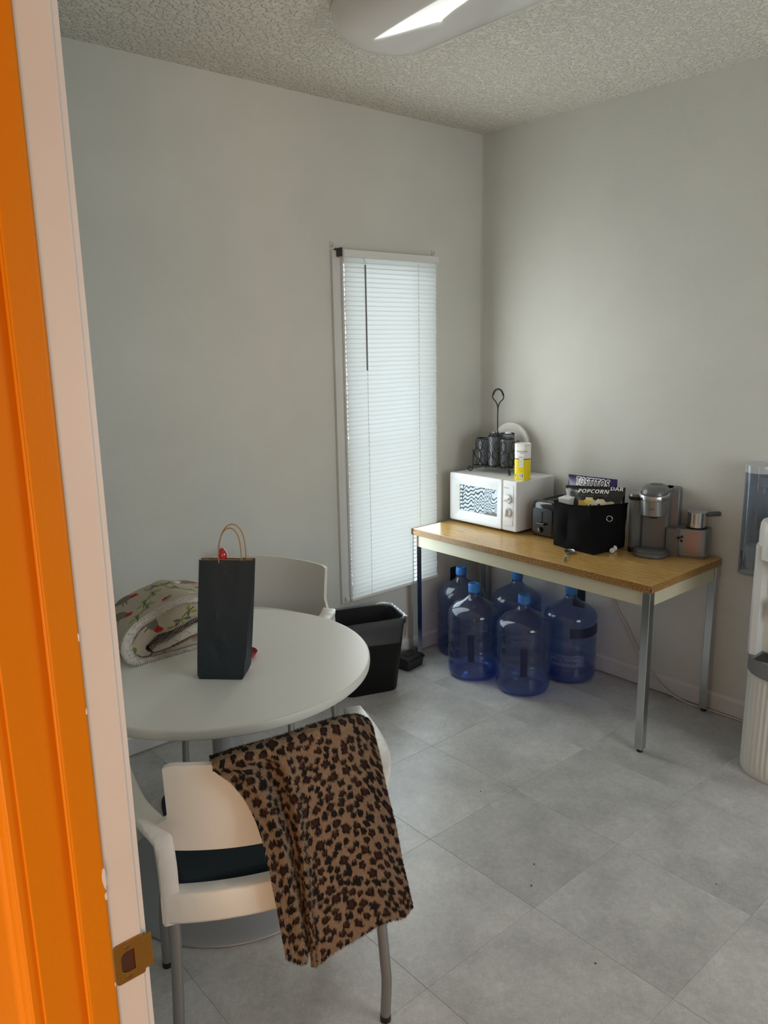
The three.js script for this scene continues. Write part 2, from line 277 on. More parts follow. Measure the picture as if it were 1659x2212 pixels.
// second window, beside the doorway
{
  const g = structGroup('window_2', 'square window in the wall opposite the blind'), [a, b, c, e] = FW;
  mesh('frame', [bx(a, b, c, c + 0.05, 4.12, 4.17), bx(a, b, e - 0.05, e, 4.12, 4.17), bx(a, a + 0.05, c + 0.05, e - 0.05, 4.12, 4.17), bx(b - 0.05, b, c + 0.05, e - 0.05, 4.12, 4.17), bx((a + b) / 2 - 0.02, (a + b) / 2 + 0.02, c + 0.05, e - 0.05, 4.12, 4.17)], M.trim, g);
  mesh('pane', bx(a + 0.05, b - 0.05, c + 0.05, e - 0.05, 4.143, 4.147), M.glass, g);
}
// outdoors, as far as it tints the blind: paving and an unseen, added eave
structure('ground', bx(-14, 10, -0.5, -0.3, -10, 14), M.concrete, 'pale paving outside');
structure('trim_2', bx(-3.2, 0.9, 2.42, 2.5, -0.75, -0.13), std(col(0.62, 0.45, 0.22), 0.8), 'unseen tan eave added above the window to warm the blind');

// tall narrow window
{
  const w = structGroup('window_1', 'tall narrow window behind the closed blind');
  mesh('frame', [rb(-1.045, -0.992, 0.405, 2.125, 0.0, 0.016, 0.003), rb(-0.998, -0.986, 0.428, 2.1, 0.0, 0.024, 0.002), rb(-1.012, -0.44, 0.405, 0.428, 0, 0.012, 0.003), rb(-1.012, -0.41, 2.1, 2.125, 0, 0.012, 0.003), rb(-0.405, -0.39, 0.428, 2.1, 0, 0.006, 0.002)], M.trim, w);
  mesh('sash', [bx(-1.0, -0.97, 0.44, 2.11, -0.09, -0.05), bx(-0.42, -0.40, 0.44, 2.11, -0.09, -0.05), bx(-0.97, -0.42, 0.44, 0.47, -0.09, -0.05), bx(-0.97, -0.42, 2.08, 2.11, -0.09, -0.05)], M.trim, w);
  mesh('pane', bx(-0.97, -0.42, 0.47, 2.08, -0.072, -0.068), M.glass, w);
}
// ---------------------------------------------------------------- mini blind
{
  const b = thing('window_blind', 'white slatted mini blind hanging closed in front of the tall narrow window', 'blind');
  const vinyl = phy(col(0.90, 0.92, 0.91), 0.97, { transmission: 0.68, thickness: 0 });
  const solid = phy(col(0.76, 0.76, 0.74), 0.42);
  const X0 = -1.0, X1 = -0.399, yt = 2.082, yb = 0.447, n = 76, cz = 0.041;
  mesh('headrail', [rb(-1.006, -0.391, 2.094, 2.128, 0.018, 0.058, 0.003)], solid, b);
  mesh('end_cap', rb(-1.0165, -1.0065, 2.092, 2.130, 0.018, 0.060, 0.002), std(col(0.55, 0.54, 0.52), 0.5), b);
  mesh('mounting_bracket', [rb(-1.021, -1.017, 2.096, 2.134, 0.0005, 0.058, 0.001)], std(col(0.04, 0.035, 0.03), 0.5), b);
  const bb = mesh('bottom_rail', rb(X0 - 0.004, X1 + 0.003, 0.420, 0.436, 0.030, 0.052, 0.004), phy(col(0.85, 0.86, 0.85), 0.45, {}), b);
  // one curved slat, tipped so that its room edge hangs down
  const W = 0.0290, tilt = 1.22, P = [], idx = [], uv = [], seg = 6, th = 0.0002;
  for (let s = 0; s < 2; s++) for (let k = 0; k <= seg; k++) {
    const a = (k / seg - 0.5), y0 = -a * W, bulge = 0.0032 * (1 - 4 * a * a);
    // across the slat: from the top back edge to the low front edge
    const zc = -y0 * Math.cos(tilt) + bulge * Math.sin(tilt), yc = y0 * Math.sin(tilt) + bulge * Math.cos(tilt);
    P.push(s ? X1 : X0, yc, zc); uv.push(s, k / seg);
  }
  for (let k = 0; k < seg; k++) { const a = k, c = a + seg + 1; idx.push(a, a + 1, c, c, a + 1, c + 1); }
  const g = new THREE.BufferGeometry(); g.setAttribute('position', new THREE.Float32BufferAttribute(P, 3)); g.setAttribute('uv', new THREE.Float32BufferAttribute(uv, 2)); g.setIndex(idx); g.computeVertexNormals();
  const rr = rng(41);
  for (let i = 0; i < n; i++) {
    const s = mesh('slat', g, vinyl, b); s.position.set((rr() - 0.5) * 0.004, lerp(yt, yb, i / (n - 1)), cz); s.rotation.x = (rr() - 0.5) * 0.05; s.rotation.z = (rr() - 0.5) * 0.001;
  }
  const cord = std(col(0.8, 0.8, 0.78), 0.8);
  for (const x of [-0.878, -0.532]) {
    const ladder = []; for (const z of [cz - 0.013, cz + 0.014]) ladder.push(cyl(x, 0.436, 2.094, z, 0.0007, 0.0007, 6));
    mesh('ladder_cord', ladder, cord, b);
    const ties = []; for (let i = 0; i < n; i++) { const y = lerp(yt, yb, i / (n - 1)); ties.push(tube([[x - 0.003, y - 0.002, cz + 0.0125], [x + 0.003, y - 0.013, cz + 0.0135]], 0.0011, 3, 5)); }
    mesh('ladder_tie', ties, cord, b);
  }
  const wd = mesh('tilt_wand', cyl(-0.889, 1.572, 2.062, 0.066, 0.0042, 0.0042, 6), phy(col(0.20, 0.20, 0.20), 0.25, {}), b);
  wd.userData.label = 'dark grey tilt wand';
  mesh('hook', tube([[-0.889, 2.06, 0.066], [-0.889, 2.078, 0.066], [-0.889, 2.086, 0.058], [-0.889, 2.094, 0.05]], 0.002, 12, 6), cord, wd);
  mesh('hold_down', [rb(-1.028, -1.006, 0.420, 0.442, 0.0165, 0.030, 0.002), cyl(0, 0, 0.004, 0, 0.004, 0.004, 12).rotateX(Math.PI / 2).translate(-1.018, 0.431, 0.029)], solid, b);
}
// old curtain hooks either side of the blind
for (const [x, y, lab] of [[-1.040, 2.150, 'small white curtain hook on the wall beside the bracket end of the blind'], [-0.386, 2.150, 'small white curtain hook on the wall above the far end of the headrail']]) {
  const h = thing('wall_hook', lab, 'hook', [x, y, 0]);
  mesh('plate', rb(-0.004, 0.004, -0.014, 0.014, 0.0002, 0.004, 0.001), M.trim, h);
  mesh('prong', tube([[0, -0.006, 0.003], [0, -0.009, 0.014], [0, 0.0, 0.018], [0, 0.006, 0.016]], 0.002, 12, 6), std(col(0.45, 0.44, 0.42), 0.4), h);
}
// ---------------------------------------------------------------- ceiling light, switched off
{
  const t = thing('ceiling_light', 'glossy white rounded fluorescent ceiling light, switched off', 'ceiling light', [-1.435, H, 1.35]);
  const w = 0.42, l = 1.30, dh = 0.115, rings = [], K = 14;
  for (let k = 0; k <= K; k++) { const a = k / K * Math.PI / 2, s = Math.cos(a), inset = 0.17 * (1 - s); const y = -0.012 - (dh - 0.012) * Math.pow(Math.sin(a), 0.9); rings.push(rrect(w - 2 * inset, l - 2 * inset, Math.max(0.02, 0.20 - inset), y, 10)); }
  rings.reverse();
  mesh('diffuser', loft(rings, { cap0: true, crease: 1.2 }), phy(col(0.78, 0.78, 0.77), 0.12, { clearcoat: 1, clearcoatRoughness: 0.04 }), t);
  mesh('tray', loft([rrect(w + 0.004, l + 0.004, 0.2, -0.014, 10), rrect(w + 0.004, l + 0.004, 0.2, -0.0005, 10)], { cap0: true, cap1: true }), M.white, t);
}
// ---------------------------------------------------------------- oak desk
const TT = 0.737;                                   // height of both table tops
M.chrome = std(col(0.55, 0.56, 0.57), 0.22, { metalness: 1, roughnessMap: fieldTex(256, (x, y, i) => 0.75 + 0.5 * (nA[(y * 2) * 512 + x * 2] - 0.4), { repeat: [8, 8] }) });
M.blackPlastic = phy(col(0.012, 0.012, 0.013), 0.35);
function woodTex(w, h, seed, cathedral) {
  const r = rng(seed), n1 = fieldNoise(512, 8, seed, 4), n2 = fieldNoise(512, 64, seed + 5, 2);
  return canvasTex(w, h, (c, W, Hh) => {
    const im = c.createImageData(W, Hh);
    for (let y = 0; y < Hh; y++) for (let x = 0; x < W; x++) {
      const u = x / W, v = y / Hh, a = n1[((y * 512 / Hh) | 0) * 512 + ((x * 512 / W) | 0)];
      let ph;
      if (cathedral) { const q = ((u * 5) % 1) - 0.5; ph = 7 * Math.sqrt(q * q * 1.2 + 0.03) * 3 + v * 9 + a * 3; }
      else ph = v * 44 + a * 5 + Math.sin(u * 6.283) * 0.6;
      const ring = Math.pow(0.5 + 0.5 * Math.sin(ph * (cathedral ? 3 : 2.2)), 3), pore = n2[((y * 8) % 512) * 512 + ((x) % 512)];
      const k = (cathedral ? 0.34 : 0.085) * ring + 0.16 * (pore - 0.5) + 0.10 * (a - 0.5), o = (y * W + x) * 4;
      im.data[o] = 196 * (1 - k); im.data[o + 1] = 156 * (1 - 1.12 * k); im.data[o + 2] = 90 * (1 - 1.25 * k); im.data[o + 3] = 255;
    }
    c.putImageData(im, 0, 0);
    for (let i = 0; i < 2600; i++) { const x = r() * W, y = r() * Hh, L = 6 + r() * 34; c.strokeStyle = `rgba(${80 + r() * 30},${48 + r() * 20},18,${0.10 + 0.20 * r()})`; c.lineWidth = 0.6 + r() * 0.8; c.beginPath(); c.moveTo(x, y); c.lineTo(x + L, y + (r() - 0.5) * 1.5); c.stroke(); }
  });
}
{
  const d = thing('desk_table', 'oak laminate desk with cream metal apron and square chrome legs', 'table');
  const x0 = -0.602, x1 = -0.014, z0 = 0.058, z1 = 1.459, yb = TT - 0.034;
  const oakT = woodTex(1024, 512, 21, false), oakE = woodTex(1024, 64, 33, true);
  // top: uv runs along the length (z)
  const g = rb(x0, x1, yb, TT, z0, z1, 0.0025), p = g.attributes.position, n = g.attributes.normal, uv = g.attributes.uv;
  for (let i = 0; i < p.count; i++) uv.setXY(i, p.getZ(i) / 0.75, Math.abs(n.getY(i)) > 0.7 ? p.getX(i) / 0.6 : p.getY(i) / 0.6 + p.getX(i) / 0.6);
  mesh('desktop', g, phy(col(1, 1, 1), 0.30, { map: oakT, clearcoat: 0.25, clearcoatRoughness: 0.18 }), d);
  const band = (gg, along) => { const p = gg.attributes.position, uv = gg.attributes.uv; for (let i = 0; i < p.count; i++) uv.setXY(i, (along === 'z' ? p.getZ(i) : p.getX(i) + 0.4) / 0.9, (p.getY(i) - yb) / 0.034); return gg; };
  const eM = phy(col(0.86, 0.80, 0.74), 0.38, { map: oakE });
  mesh('edge_band', band(rb(x0 - 0.0012, x0 + 0.0005, yb + 0.001, TT - 0.0015, z0, z1, 0.0005, 1), 'z'), eM, d);
  mesh('edge_band', band(rb(x0, x1, yb + 0.001, TT - 0.0015, z1 - 0.0005, z1 + 0.0012, 0.0005, 1), 'x'), eM, d);
  mesh('chipped_corner', new THREE.IcosahedronGeometry(0.010, 1).scale(0.35, 1.3, 0.35).rotateX(0.2).translate(x0 + 0.001, yb + 0.012, z1 - 0.001), std(col(0.10, 0.03, 0.012), 0.8), d).userData.label = 'dark chip in the corner of the edge band';
  const cream = phy(col(0.62, 0.575, 0.41), 0.42, {}), a = 0.640, i = 0.012, t = 0.014;
  mesh('apron', rb(x0 + i, x0 + i + t, a, yb, z0 + 0.037, z1 - 0.037, 0.002), cream, d);
  mesh('apron', rb(x1 - i - t, x1 - i, a, yb, z0 + 0.037, z1 - 0.037, 0.002), cream, d);
  mesh('apron', rb(x0 + 0.037, x1 - 0.037, a, yb, z0 + i, z0 + i + t, 0.002), cream, d);
  mesh('apron', rb(x0 + 0.037, x1 - 0.037, a, yb, z1 - i - t, z1 - i, 0.002), cream, d);
  const w = 0.035;
  for (const lx of [x0 + 0.003, x1 - w - 0.003]) for (const lz of [z0 + 0.003, z1 - w - 0.003]) {
    const l = mesh('leg', rb(lx, lx + w, 0.014, yb, lz, lz + w, 0.003), M.chrome, d);
    mesh('leveler', cyl(lx + w / 2, 0, 0.014, lz + w / 2, 0.013, 0.010, 16), M.blackPlastic, l);
  }
}
// ---------------------------------------------------------------- microwave
{
  const W = 0.466, Hh = 0.262, D = 0.30, f0 = 0.012;
  const m = thing('microwave_oven', 'white countertop microwave with two dials at the corner of the oak desk', 'microwave', [-0.175, TT, 0.316], -Math.PI / 2);
  const wh = phy(col(0.74, 0.75, 0.75), 0.30, {}), zf = D / 2;
  mesh('body', rb(-W / 2 + 0.003, W / 2 - 0.003, f0, f0 + Hh - 0.002, -D / 2, zf - 0.012, 0.008, 4), wh, m);
  for (const x of [-0.19, 0.19]) for (const z of [-0.11, 0.11]) mesh('foot', cyl(x, 0, f0 + 0.004, z, 0.014, 0.016, 16), M.blackPlastic, m);
  const dx0 = -W / 2, dx1 = 0.138, y0 = f0 + 0.002, y1 = f0 + Hh;
  // door: rim that slopes in to the glass
  const door = new THREE.Group(); door.name = 'door'; m.add(door);
  const ring = (a, b, c, e, r, z) => rrect(b - a, e - c, r, 0, 5, 0, 0).map(q => V((a + b) / 2 + q.x, (c + e) / 2 + q.z, z));
  const gx0 = dx0 + 0.062, gx1 = dx1 - 0.045, gy0 = y0 + 0.058, gy1 = y1 - 0.062;
  const ringsD = [ring(dx0, dx1, y0, y1, 0.010, zf - 0.012), ring(dx0, dx1, y0, y1, 0.010, zf + 0.008), ring(dx0 + 0.004, dx1 - 0.004, y0 + 0.004, y1 - 0.004, 0.010, zf + 0.012), ring(dx0 + 0.018, dx1 - 0.010, y0 + 0.020, y1 - 0.026, 0.022, zf + 0.0125), ring(dx0 + 0.022, dx1 - 0.013, y0 + 0.024, y1 - 0.030, 0.022, zf + 0.011), ring(gx0 - 0.004, gx1 + 0.004, gy0 - 0.004, gy1 + 0.004, 0.006, zf - 0.001), ring(gx0, gx1, gy0, gy1, 0.005, zf - 0.003), ring(gx0, gx1, gy0, gy1, 0.005, zf - 0.010)];
  mesh('door_frame', loft(ringsD.map(q => q.reverse()), { crease: 0.5 }), wh, door);
  const pane = new THREE.PlaneGeometry(gx1 - gx0, gy1 - gy0, 96, 40); { const p = pane.attributes.position; for (let i = 0; i < p.count; i++) { const x = p.getX(i), y = p.getY(i); p.setZ(i, 0.00034 * Math.sin(x * 175 + 3.0 * noise(x * 14, y * 9)) + 0.0007 * noise(x * 22, y * 16, 4)); } pane.computeVertexNormals(); } pane.translate((gx0 + gx1) / 2, (gy0 + gy1) / 2, zf - 0.0048);
  mesh('glass', pane, std(col(0.15, 0.16, 0.165), 0.03, { metalness: 0.9 }), door);
  mesh('glass_backing', bx(gx0 - 0.003, gx1 + 0.003, gy0 - 0.003, gy1 + 0.003, zf - 0.0115, zf - 0.007), M.dark, door);
  // control panel
  const cp = mesh('control_panel', rb(dx1 + 0.0015, W / 2, y0, y1, zf - 0.012, zf + 0.010, 0.007, 4), wh, m);
  const px = (dx1 + W / 2) / 2 - 0.006;
  mesh('panel_face', extrude(rshape(px - 0.033, px + 0.033, y0 + 0.026, y1 - 0.022, 0.012), 0.002, 0.0008).translate(0, 0, zf + 0.0096), phy(col(0.78, 0.79, 0.80), 0.35), cp);
  const txt = canvasTex(256, 640, (c, w, h) => {
    c.clearRect(0, 0, w, h); c.fillStyle = 'rgba(70,75,80,0.9)'; c.textAlign = 'left'; c.font = 'italic bold 26px sans-serif'; c.fillText('Emerson', 44, 50); c.lineWidth = 4; c.strokeStyle = 'rgba(70,75,80,0.9)'; c.beginPath(); c.arc(24, 42, 12, 0, 6.3); c.stroke(); c.font = '15px sans-serif'; c.fillText('Power', 56, 76);
    c.strokeStyle = 'rgba(70,75,80,0.9)'; c.lineWidth = 3;
    for (const [cy, n, rr] of [[205, 8, 78], [415, 14, 76]]) for (let i = 0; i < n; i++) { const a = -2.6 + i / (n - 1) * 5.2 - Math.PI / 2; if (n === 8) { c.fillRect(128 + Math.cos(a) * rr - 11, cy + Math.sin(a) * rr - 3, 22, 6); } else { c.beginPath(); c.moveTo(128 + Math.cos(a) * rr, cy + Math.sin(a) * rr); c.lineTo(128 + Math.cos(a) * (rr + 9), cy + Math.sin(a) * (rr + 9)); c.stroke(); } }
    c.strokeStyle = 'rgba(120,125,130,0.7)'; c.lineWidth = 2; c.beginPath(); c.moveTo(8, 530); c.lineTo(248, 530); c.stroke();
  });
  mesh('panel_print', new THREE.PlaneGeometry(0.064, 0.16).translate(px, (y0 + y1) / 2 + 0.024, zf + 0.0119), std(0xffffff, 0.5, { map: txt, transparent: true }), cp);
  for (const [ky, kr] of [[y0 + 0.167, 0.3], [y0 + 0.098, 1.45]]) {
    const k = mesh('dial', cyl(0, 0, 0.012, 0, 0.023, 0.0215, 32).rotateX(Math.PI / 2).translate(px, ky, zf + 0.0116), phy(col(0.80, 0.81, 0.81), 0.3), m);
    mesh('dial_grip', rb(-0.020, 0.020, -0.0055, 0.0055, 0, 0.012, 0.004).rotateZ(kr).translate(px, ky, zf + 0.0225), phy(col(0.70, 0.69, 0.66), 0.35), k);
    mesh('dial_ring', torus(0.0235, 0.0012, px, ky, zf + 0.0118), std(col(0.28, 0.28, 0.28), 0.5), k);
  }
  mesh('door_button', extrude(rshape(px - 0.030, px + 0.030, y0 + 0.030, y0 + 0.056, 0.008), 0.003, 0.001).translate(0, 0, zf + 0.0105), phy(col(0.74, 0.745, 0.74), 0.35), m);
}
const MWT = TT + 0.012 + 0.260;
// ---------------------------------------------------------------- paper plates leaning behind the caddy
{
  const prof = [[0.0005, 0.004], [0.078, 0.004], [0.092, 0.011], [0.106, 0.014], [0.119, 0.017], [0.1275, 0.019], [0.1285, 0.017], [0.119, 0.0145], [0.106, 0.0115], [0.093, 0.0085], [0.079, 0.0015], [0.0005, 0.0015]];
  const g = lathe(prof, 64), pm = phy(col(0.80, 0.78, 0.74), 0.55, {});
  for (let k = 0; k < 5; k++) {
    const p = single('paper_plate', g, pm, 'white round paper plate standing on edge against the wall on the microwave', 'plate', 'paper plates on the microwave');
    p.rotation.set(0, 0, Math.PI / 2 + 0.0); p.rotation.order = 'YXZ'; p.rotation.set(0, 0, Math.PI / 2 - 0.10);
    p.position.set(-0.034 - k * 0.0040, MWT + 0.1285 * Math.cos(0.10) + 0.0025, 0.270 + k * 0.001);
  }
}
// ---------------------------------------------------------------- wire utensil caddy
{
  const W0 = std(col(0.012, 0.012, 0.012), 0.42, { metalness: 0.4 });
  const c = thing('utensil_caddy', 'black wire utensil caddy with mesh cups and loop handle on the microwave', 'caddy', [-0.155, MWT, 0.262], -Math.PI / 2 + 0.10);
  // local x runs along the wall, local z to the room
  const hx = 0.115, hz = 0.062, by = 0.034, wr = 0.0026;
  mesh('base_frame', [tube([[-hx, by, -hz], [hx, by, -hz]], wr, 4), tube([[-hx, by, hz], [hx, by, hz]], wr, 4), tube([[-hx, by, -hz], [-hx, by, hz]], wr, 4), tube([[hx, by, -hz], [hx, by, hz]], wr, 4), tube([[-hx, by, 0], [hx, by, 0]], wr, 4), tube([[-0.03, by, -hz], [0.03, by, hz]], wr, 4), tube([[0.03, by, -hz], [-0.03, by, hz]], wr, 4)], W0, c);
  for (const sx of [-1, 1]) for (const sz of [-1, 1]) {
    const pts = [[0, by + 0.085], [0, by + 0.02], [0.001, by - 0.010], [0.006, 0.008], [0.016, 0.0032], [0.027, 0.010], [0.029, 0.022], [0.020, 0.028], [0.013, 0.021], [0.017, 0.015]].map(([o, y]) => V(sx * (hx + o * 0.75), y, sz * (hz + o * 0.5)));
    mesh('foot', tube(pts, wr, 60), W0, c);
  }
  mesh('handle', [tube([[0, by, 0], [0, 0.2, 0], [0, 0.335, 0], [0.004, 0.358, 0], [0.014, 0.376, 0], [0.030, 0.390, 0], [0.036, 0.402, 0], [0.030, 0.420, 0], [0.018, 0.437, 0], [0, 0.443, 0], [-0.018, 0.437, 0], [-0.030, 0.420, 0], [-0.036, 0.402, 0], [-0.030, 0.390, 0], [-0.014, 0.376, 0], [-0.004, 0.358, 0], [0, 0.335, 0]], 0.0032, 160)], W0, c);
  mesh('handle_grip', tube([[0.034, 0.412, 0], [0.030, 0.420, 0], [0.018, 0.437, 0], [0, 0.443, 0], [-0.018, 0.437, 0], [-0.030, 0.420, 0], [-0.034, 0.412, 0]], 0.0052, 40), W0, c);
  // decorative loops on the room side and the ends
  const loops = (px, pz, ry) => { const L = []; for (const s of [-1, 1]) { L.push(torus(0.023, 0.0021, s * 0.024, 0.148, 0).scale(0.8, 1.15, 1).translate(0, -0.022, 0)); L.push(tube([[s * 0.003, by, 0], [s * 0.018, 0.065, 0], [s * 0.045, 0.085, 0], [s * 0.050, 0.108, 0], [s * 0.034, 0.122, 0], [s * 0.016, 0.112, 0], [s * 0.012, 0.085, 0], [s * 0.035, by, 0]], 0.0021, 50)); } const g = merge(L); g.rotateY(ry); g.translate(px, 0, pz); return g; };
  mesh('scroll', loops(-0.052, hz + 0.002, 0), W0, c); mesh('scroll', loops(0.062, hz + 0.002, 0), W0, c); mesh('scroll', loops(hx + 0.002, 0.0, Math.PI / 2), W0, c); mesh('scroll', loops(-hx - 0.002, 0.0, Math.PI / 2), W0, c);
  const meshMat = phy(col(0.03, 0.032, 0.036), 0.6, { transmission: 0.42, thickness: 0 }); meshMat.color.setRGB(0.5, 0.52, 0.56); meshMat.roughness = 0.15; meshMat.transmission = 0.8; 
  // four mesh cups: the thin wire net is finer than the eye can part at this distance
  const cups = [[-0.072, 0.026, 0.142, 0.036], [0.004, 0.028, 0.160, 0.037], [0.078, 0.024, 0.150, 0.036], [-0.030, -0.030, 0.168, 0.034], [0.046, -0.030, 0.170, 0.034]];
  const wire = [];
  for (const [x, z, h, r] of cups) {
    const y0 = by + 0.004, cup = mesh('mesh_cup', new THREE.CylinderGeometry(r, r * 0.94, h, 32, 1, true).translate(x, y0 + h / 2, z), meshMat, c);
    mesh('rim', torus(r, 0.0024, x, y0 + h, z, Math.PI / 2), W0, cup);
    mesh('cup_base', [cyl(x, y0 - 0.002, y0 + 0.006, z, r * 0.95)], W0, cup);
    const net = []; for (let k = 0; k < 15; k++) for (const s of [-1, 1]) { const a = k / 15 * Math.PI * 2, pts = []; for (let q = 0; q <= 6; q++) { const t = q / 6, b = a + s * t * 1.9, rr = lerp(r * 0.94, r, t) + 0.0004; pts.push([x + rr * Math.cos(b), y0 + t * h, z + rr * Math.sin(b)]); } net.push(tube(pts, 0.00045, 12, 3)); }
    mesh('net', net, W0, cup);
  }
}
// contents of the caddy
{
  const cutlery = phy(col(0.83, 0.83, 0.82), 0.3), a = -Math.PI / 2 + 0.10, o = V(-0.155, MWT, 0.262), toW = p => p.applyAxisAngle(V(0, 1, 0), a).add(o);
  const r = rng(14);
  for (let k = 0; k < 9; k++) {
    const b = k / 9 * 6.28, base = V(-0.030 + 0.014 * Math.cos(b), 0.046, -0.030 + 0.014 * Math.sin(b)), top = V(-0.030 + 0.024 * Math.cos(b), 0.208 + 0.008 * r(), -0.030 + 0.024 * Math.sin(b));
    const p0 = toW(base), p1 = toW(top), pm = p0.clone().lerp(p1, 0.78), g = [tube([p0, p0.clone().lerp(p1, 0.4), pm], 0.0026, 6, 6)];
    const side = V(Math.cos(b + 1.57), 0, Math.sin(b + 1.57));
    for (const s of [-1.5, -0.5, 0.5, 1.5]) g.push(tube([pm.clone().addScaledVector(side, s * 0.0016), p1.clone().addScaledVector(side, s * 0.0034)], 0.0011, 3, 5));
    single('plastic_fork', g, cutlery, 'white plastic fork standing in a mesh cup of the caddy', 'fork', 'plastic forks in the caddy');
  }
  const rings = []; for (let k = 0; k <= 12; k++) { const t = k / 12, ring = []; for (let i = 0; i < 24; i++) { const b = i / 24 * 6.283, rr = (0.027 + 0.004 * Math.sin(t * 3)) * (t > 0.85 ? 1 - (t - 0.85) * 4 : 1) * (1 + 0.22 * noise(Math.cos(b) * 2, t * 5, Math.sin(b) * 2)); ring.push(toW(V(0.046 + rr * Math.cos(b), 0.046 + t * 0.172, -0.030 + rr * Math.sin(b)))); } rings.push(ring.reverse()); }
  single('napkin_bundle', loft(rings, { cap0: true, cap1: true, crease: 0.3 }), phy(col(0.80, 0.81, 0.86), 0.6, {}), 'crumpled white wrapped napkins sticking out of the tall mesh cup', 'napkins');
}
// ---------------------------------------------------------------- sugar canister
{
  const s = thing('sugar_canister', 'yellow and white sugar canister standing on the microwave', 'canister', [-0.247, MWT, 0.511], -1.30);
  const wrap = canvasTex(1024, 1024, (c, w, h) => {
    c.fillStyle = '#f4f2ee'; c.fillRect(0, 0, w, h); c.fillStyle = '#f2dc08'; c.fillRect(0, h * 0.40, w, h * 0.60); c.fillStyle = '#1a1a1a'; c.fillRect(0, h * 0.385, w, h * 0.022);
    const face = (x) => {
      c.fillStyle = '#15151a'; c.textAlign = 'center'; c.font = 'bold italic 62px serif'; c.save(); c.translate(x, h * 0.20); c.rotate(-0.05); c.fillText('Domino', 0, 0); c.font = 'bold 34px sans-serif'; c.fillText('SUGAR', 6, 40); c.restore();
      c.fillStyle = '#efeee8'; c.fillRect(x - 60, h * 0.33, 112, h * 0.30); c.strokeStyle = '#222'; c.lineWidth = 4; c.strokeRect(x - 60, h * 0.33, 112, h * 0.30); c.fillStyle = '#2a2a2a'; for (let k = 0; k < 7; k++) c.fillRect(x - 52, h * (0.35 + 0.037 * k), 70 + 26 * ((k * 7) % 3) / 2, k % 3 === 0 ? 9 : 4);
      c.fillStyle = 'rgba(90,80,10,0.75)'; c.font = '20px sans-serif'; c.fillText('NET WT 16 OZ', x, h * 0.69); c.fillRect(x - 70, h * 0.73, 140, 4);
      c.fillStyle = '#f1f0ea'; c.fillRect(x - 58, h * 0.80, 112, h * 0.145); const r = rng(4); c.fillStyle = '#20202a'; for (let k = 0; k < 24; k++) if (r() < 0.62) c.fillRect(x - 50 + k * 4, h * 0.815, 1.5 + r() * 2.6, h * 0.10);
    };
    face(w * 0.755); c.save(); c.fillStyle = '#15151a'; c.font = 'bold italic 70px serif'; c.textAlign = 'center'; c.fillText('Domino', w * 0.26, h * 0.22); c.fillStyle = '#1b2a6b'; c.fillRect(w * 0.60, h * 0.84, 30, 56); c.restore();
  });
  const rings = [], w = 0.080, d = 0.060, hh = 0.186; for (let k = 0; k <= 10; k++) { const y = k / 10 * (hh - 0.006); const tp = k < 1 ? 0.985 : 1; rings.push(rrect(w * tp, d * tp, 0.026, y, 8)); }
  const g = loft(rings, { cap0: true, crease: 0.6 }), uv = g.attributes.uv, p = g.attributes.position; for (let i = 0; i < uv.count; i++) uv.setXY(i, uv.getX(i) / 0.236, p.getY(i) / (hh - 0.006));
  mesh('carton', g, phy(col(1, 1, 1), 0.42, { map: wrap }), s);
  mesh('lid', [loft([rrect(w + 0.001, d + 0.001, 0.026, hh - 0.012, 8), rrect(w + 0.001, d + 0.001, 0.026, hh - 0.002, 8), rrect(w - 0.003, d - 0.003, 0.024, hh, 8), rrect(w - 0.008, d - 0.008, 0.022, hh, 8), rrect(w - 0.010, d - 0.010, 0.021, hh - 0.003, 8)], { cap1: true, crease: 0.5 })], phy(col(0.82, 0.81, 0.79), 0.4), s);
  mesh('pour_tab', rb(-0.014, 0.014, hh - 0.003, hh - 0.001, -0.012, 0.012, 0.001), phy(col(0.74, 0.73, 0.71), 0.45), s);
}
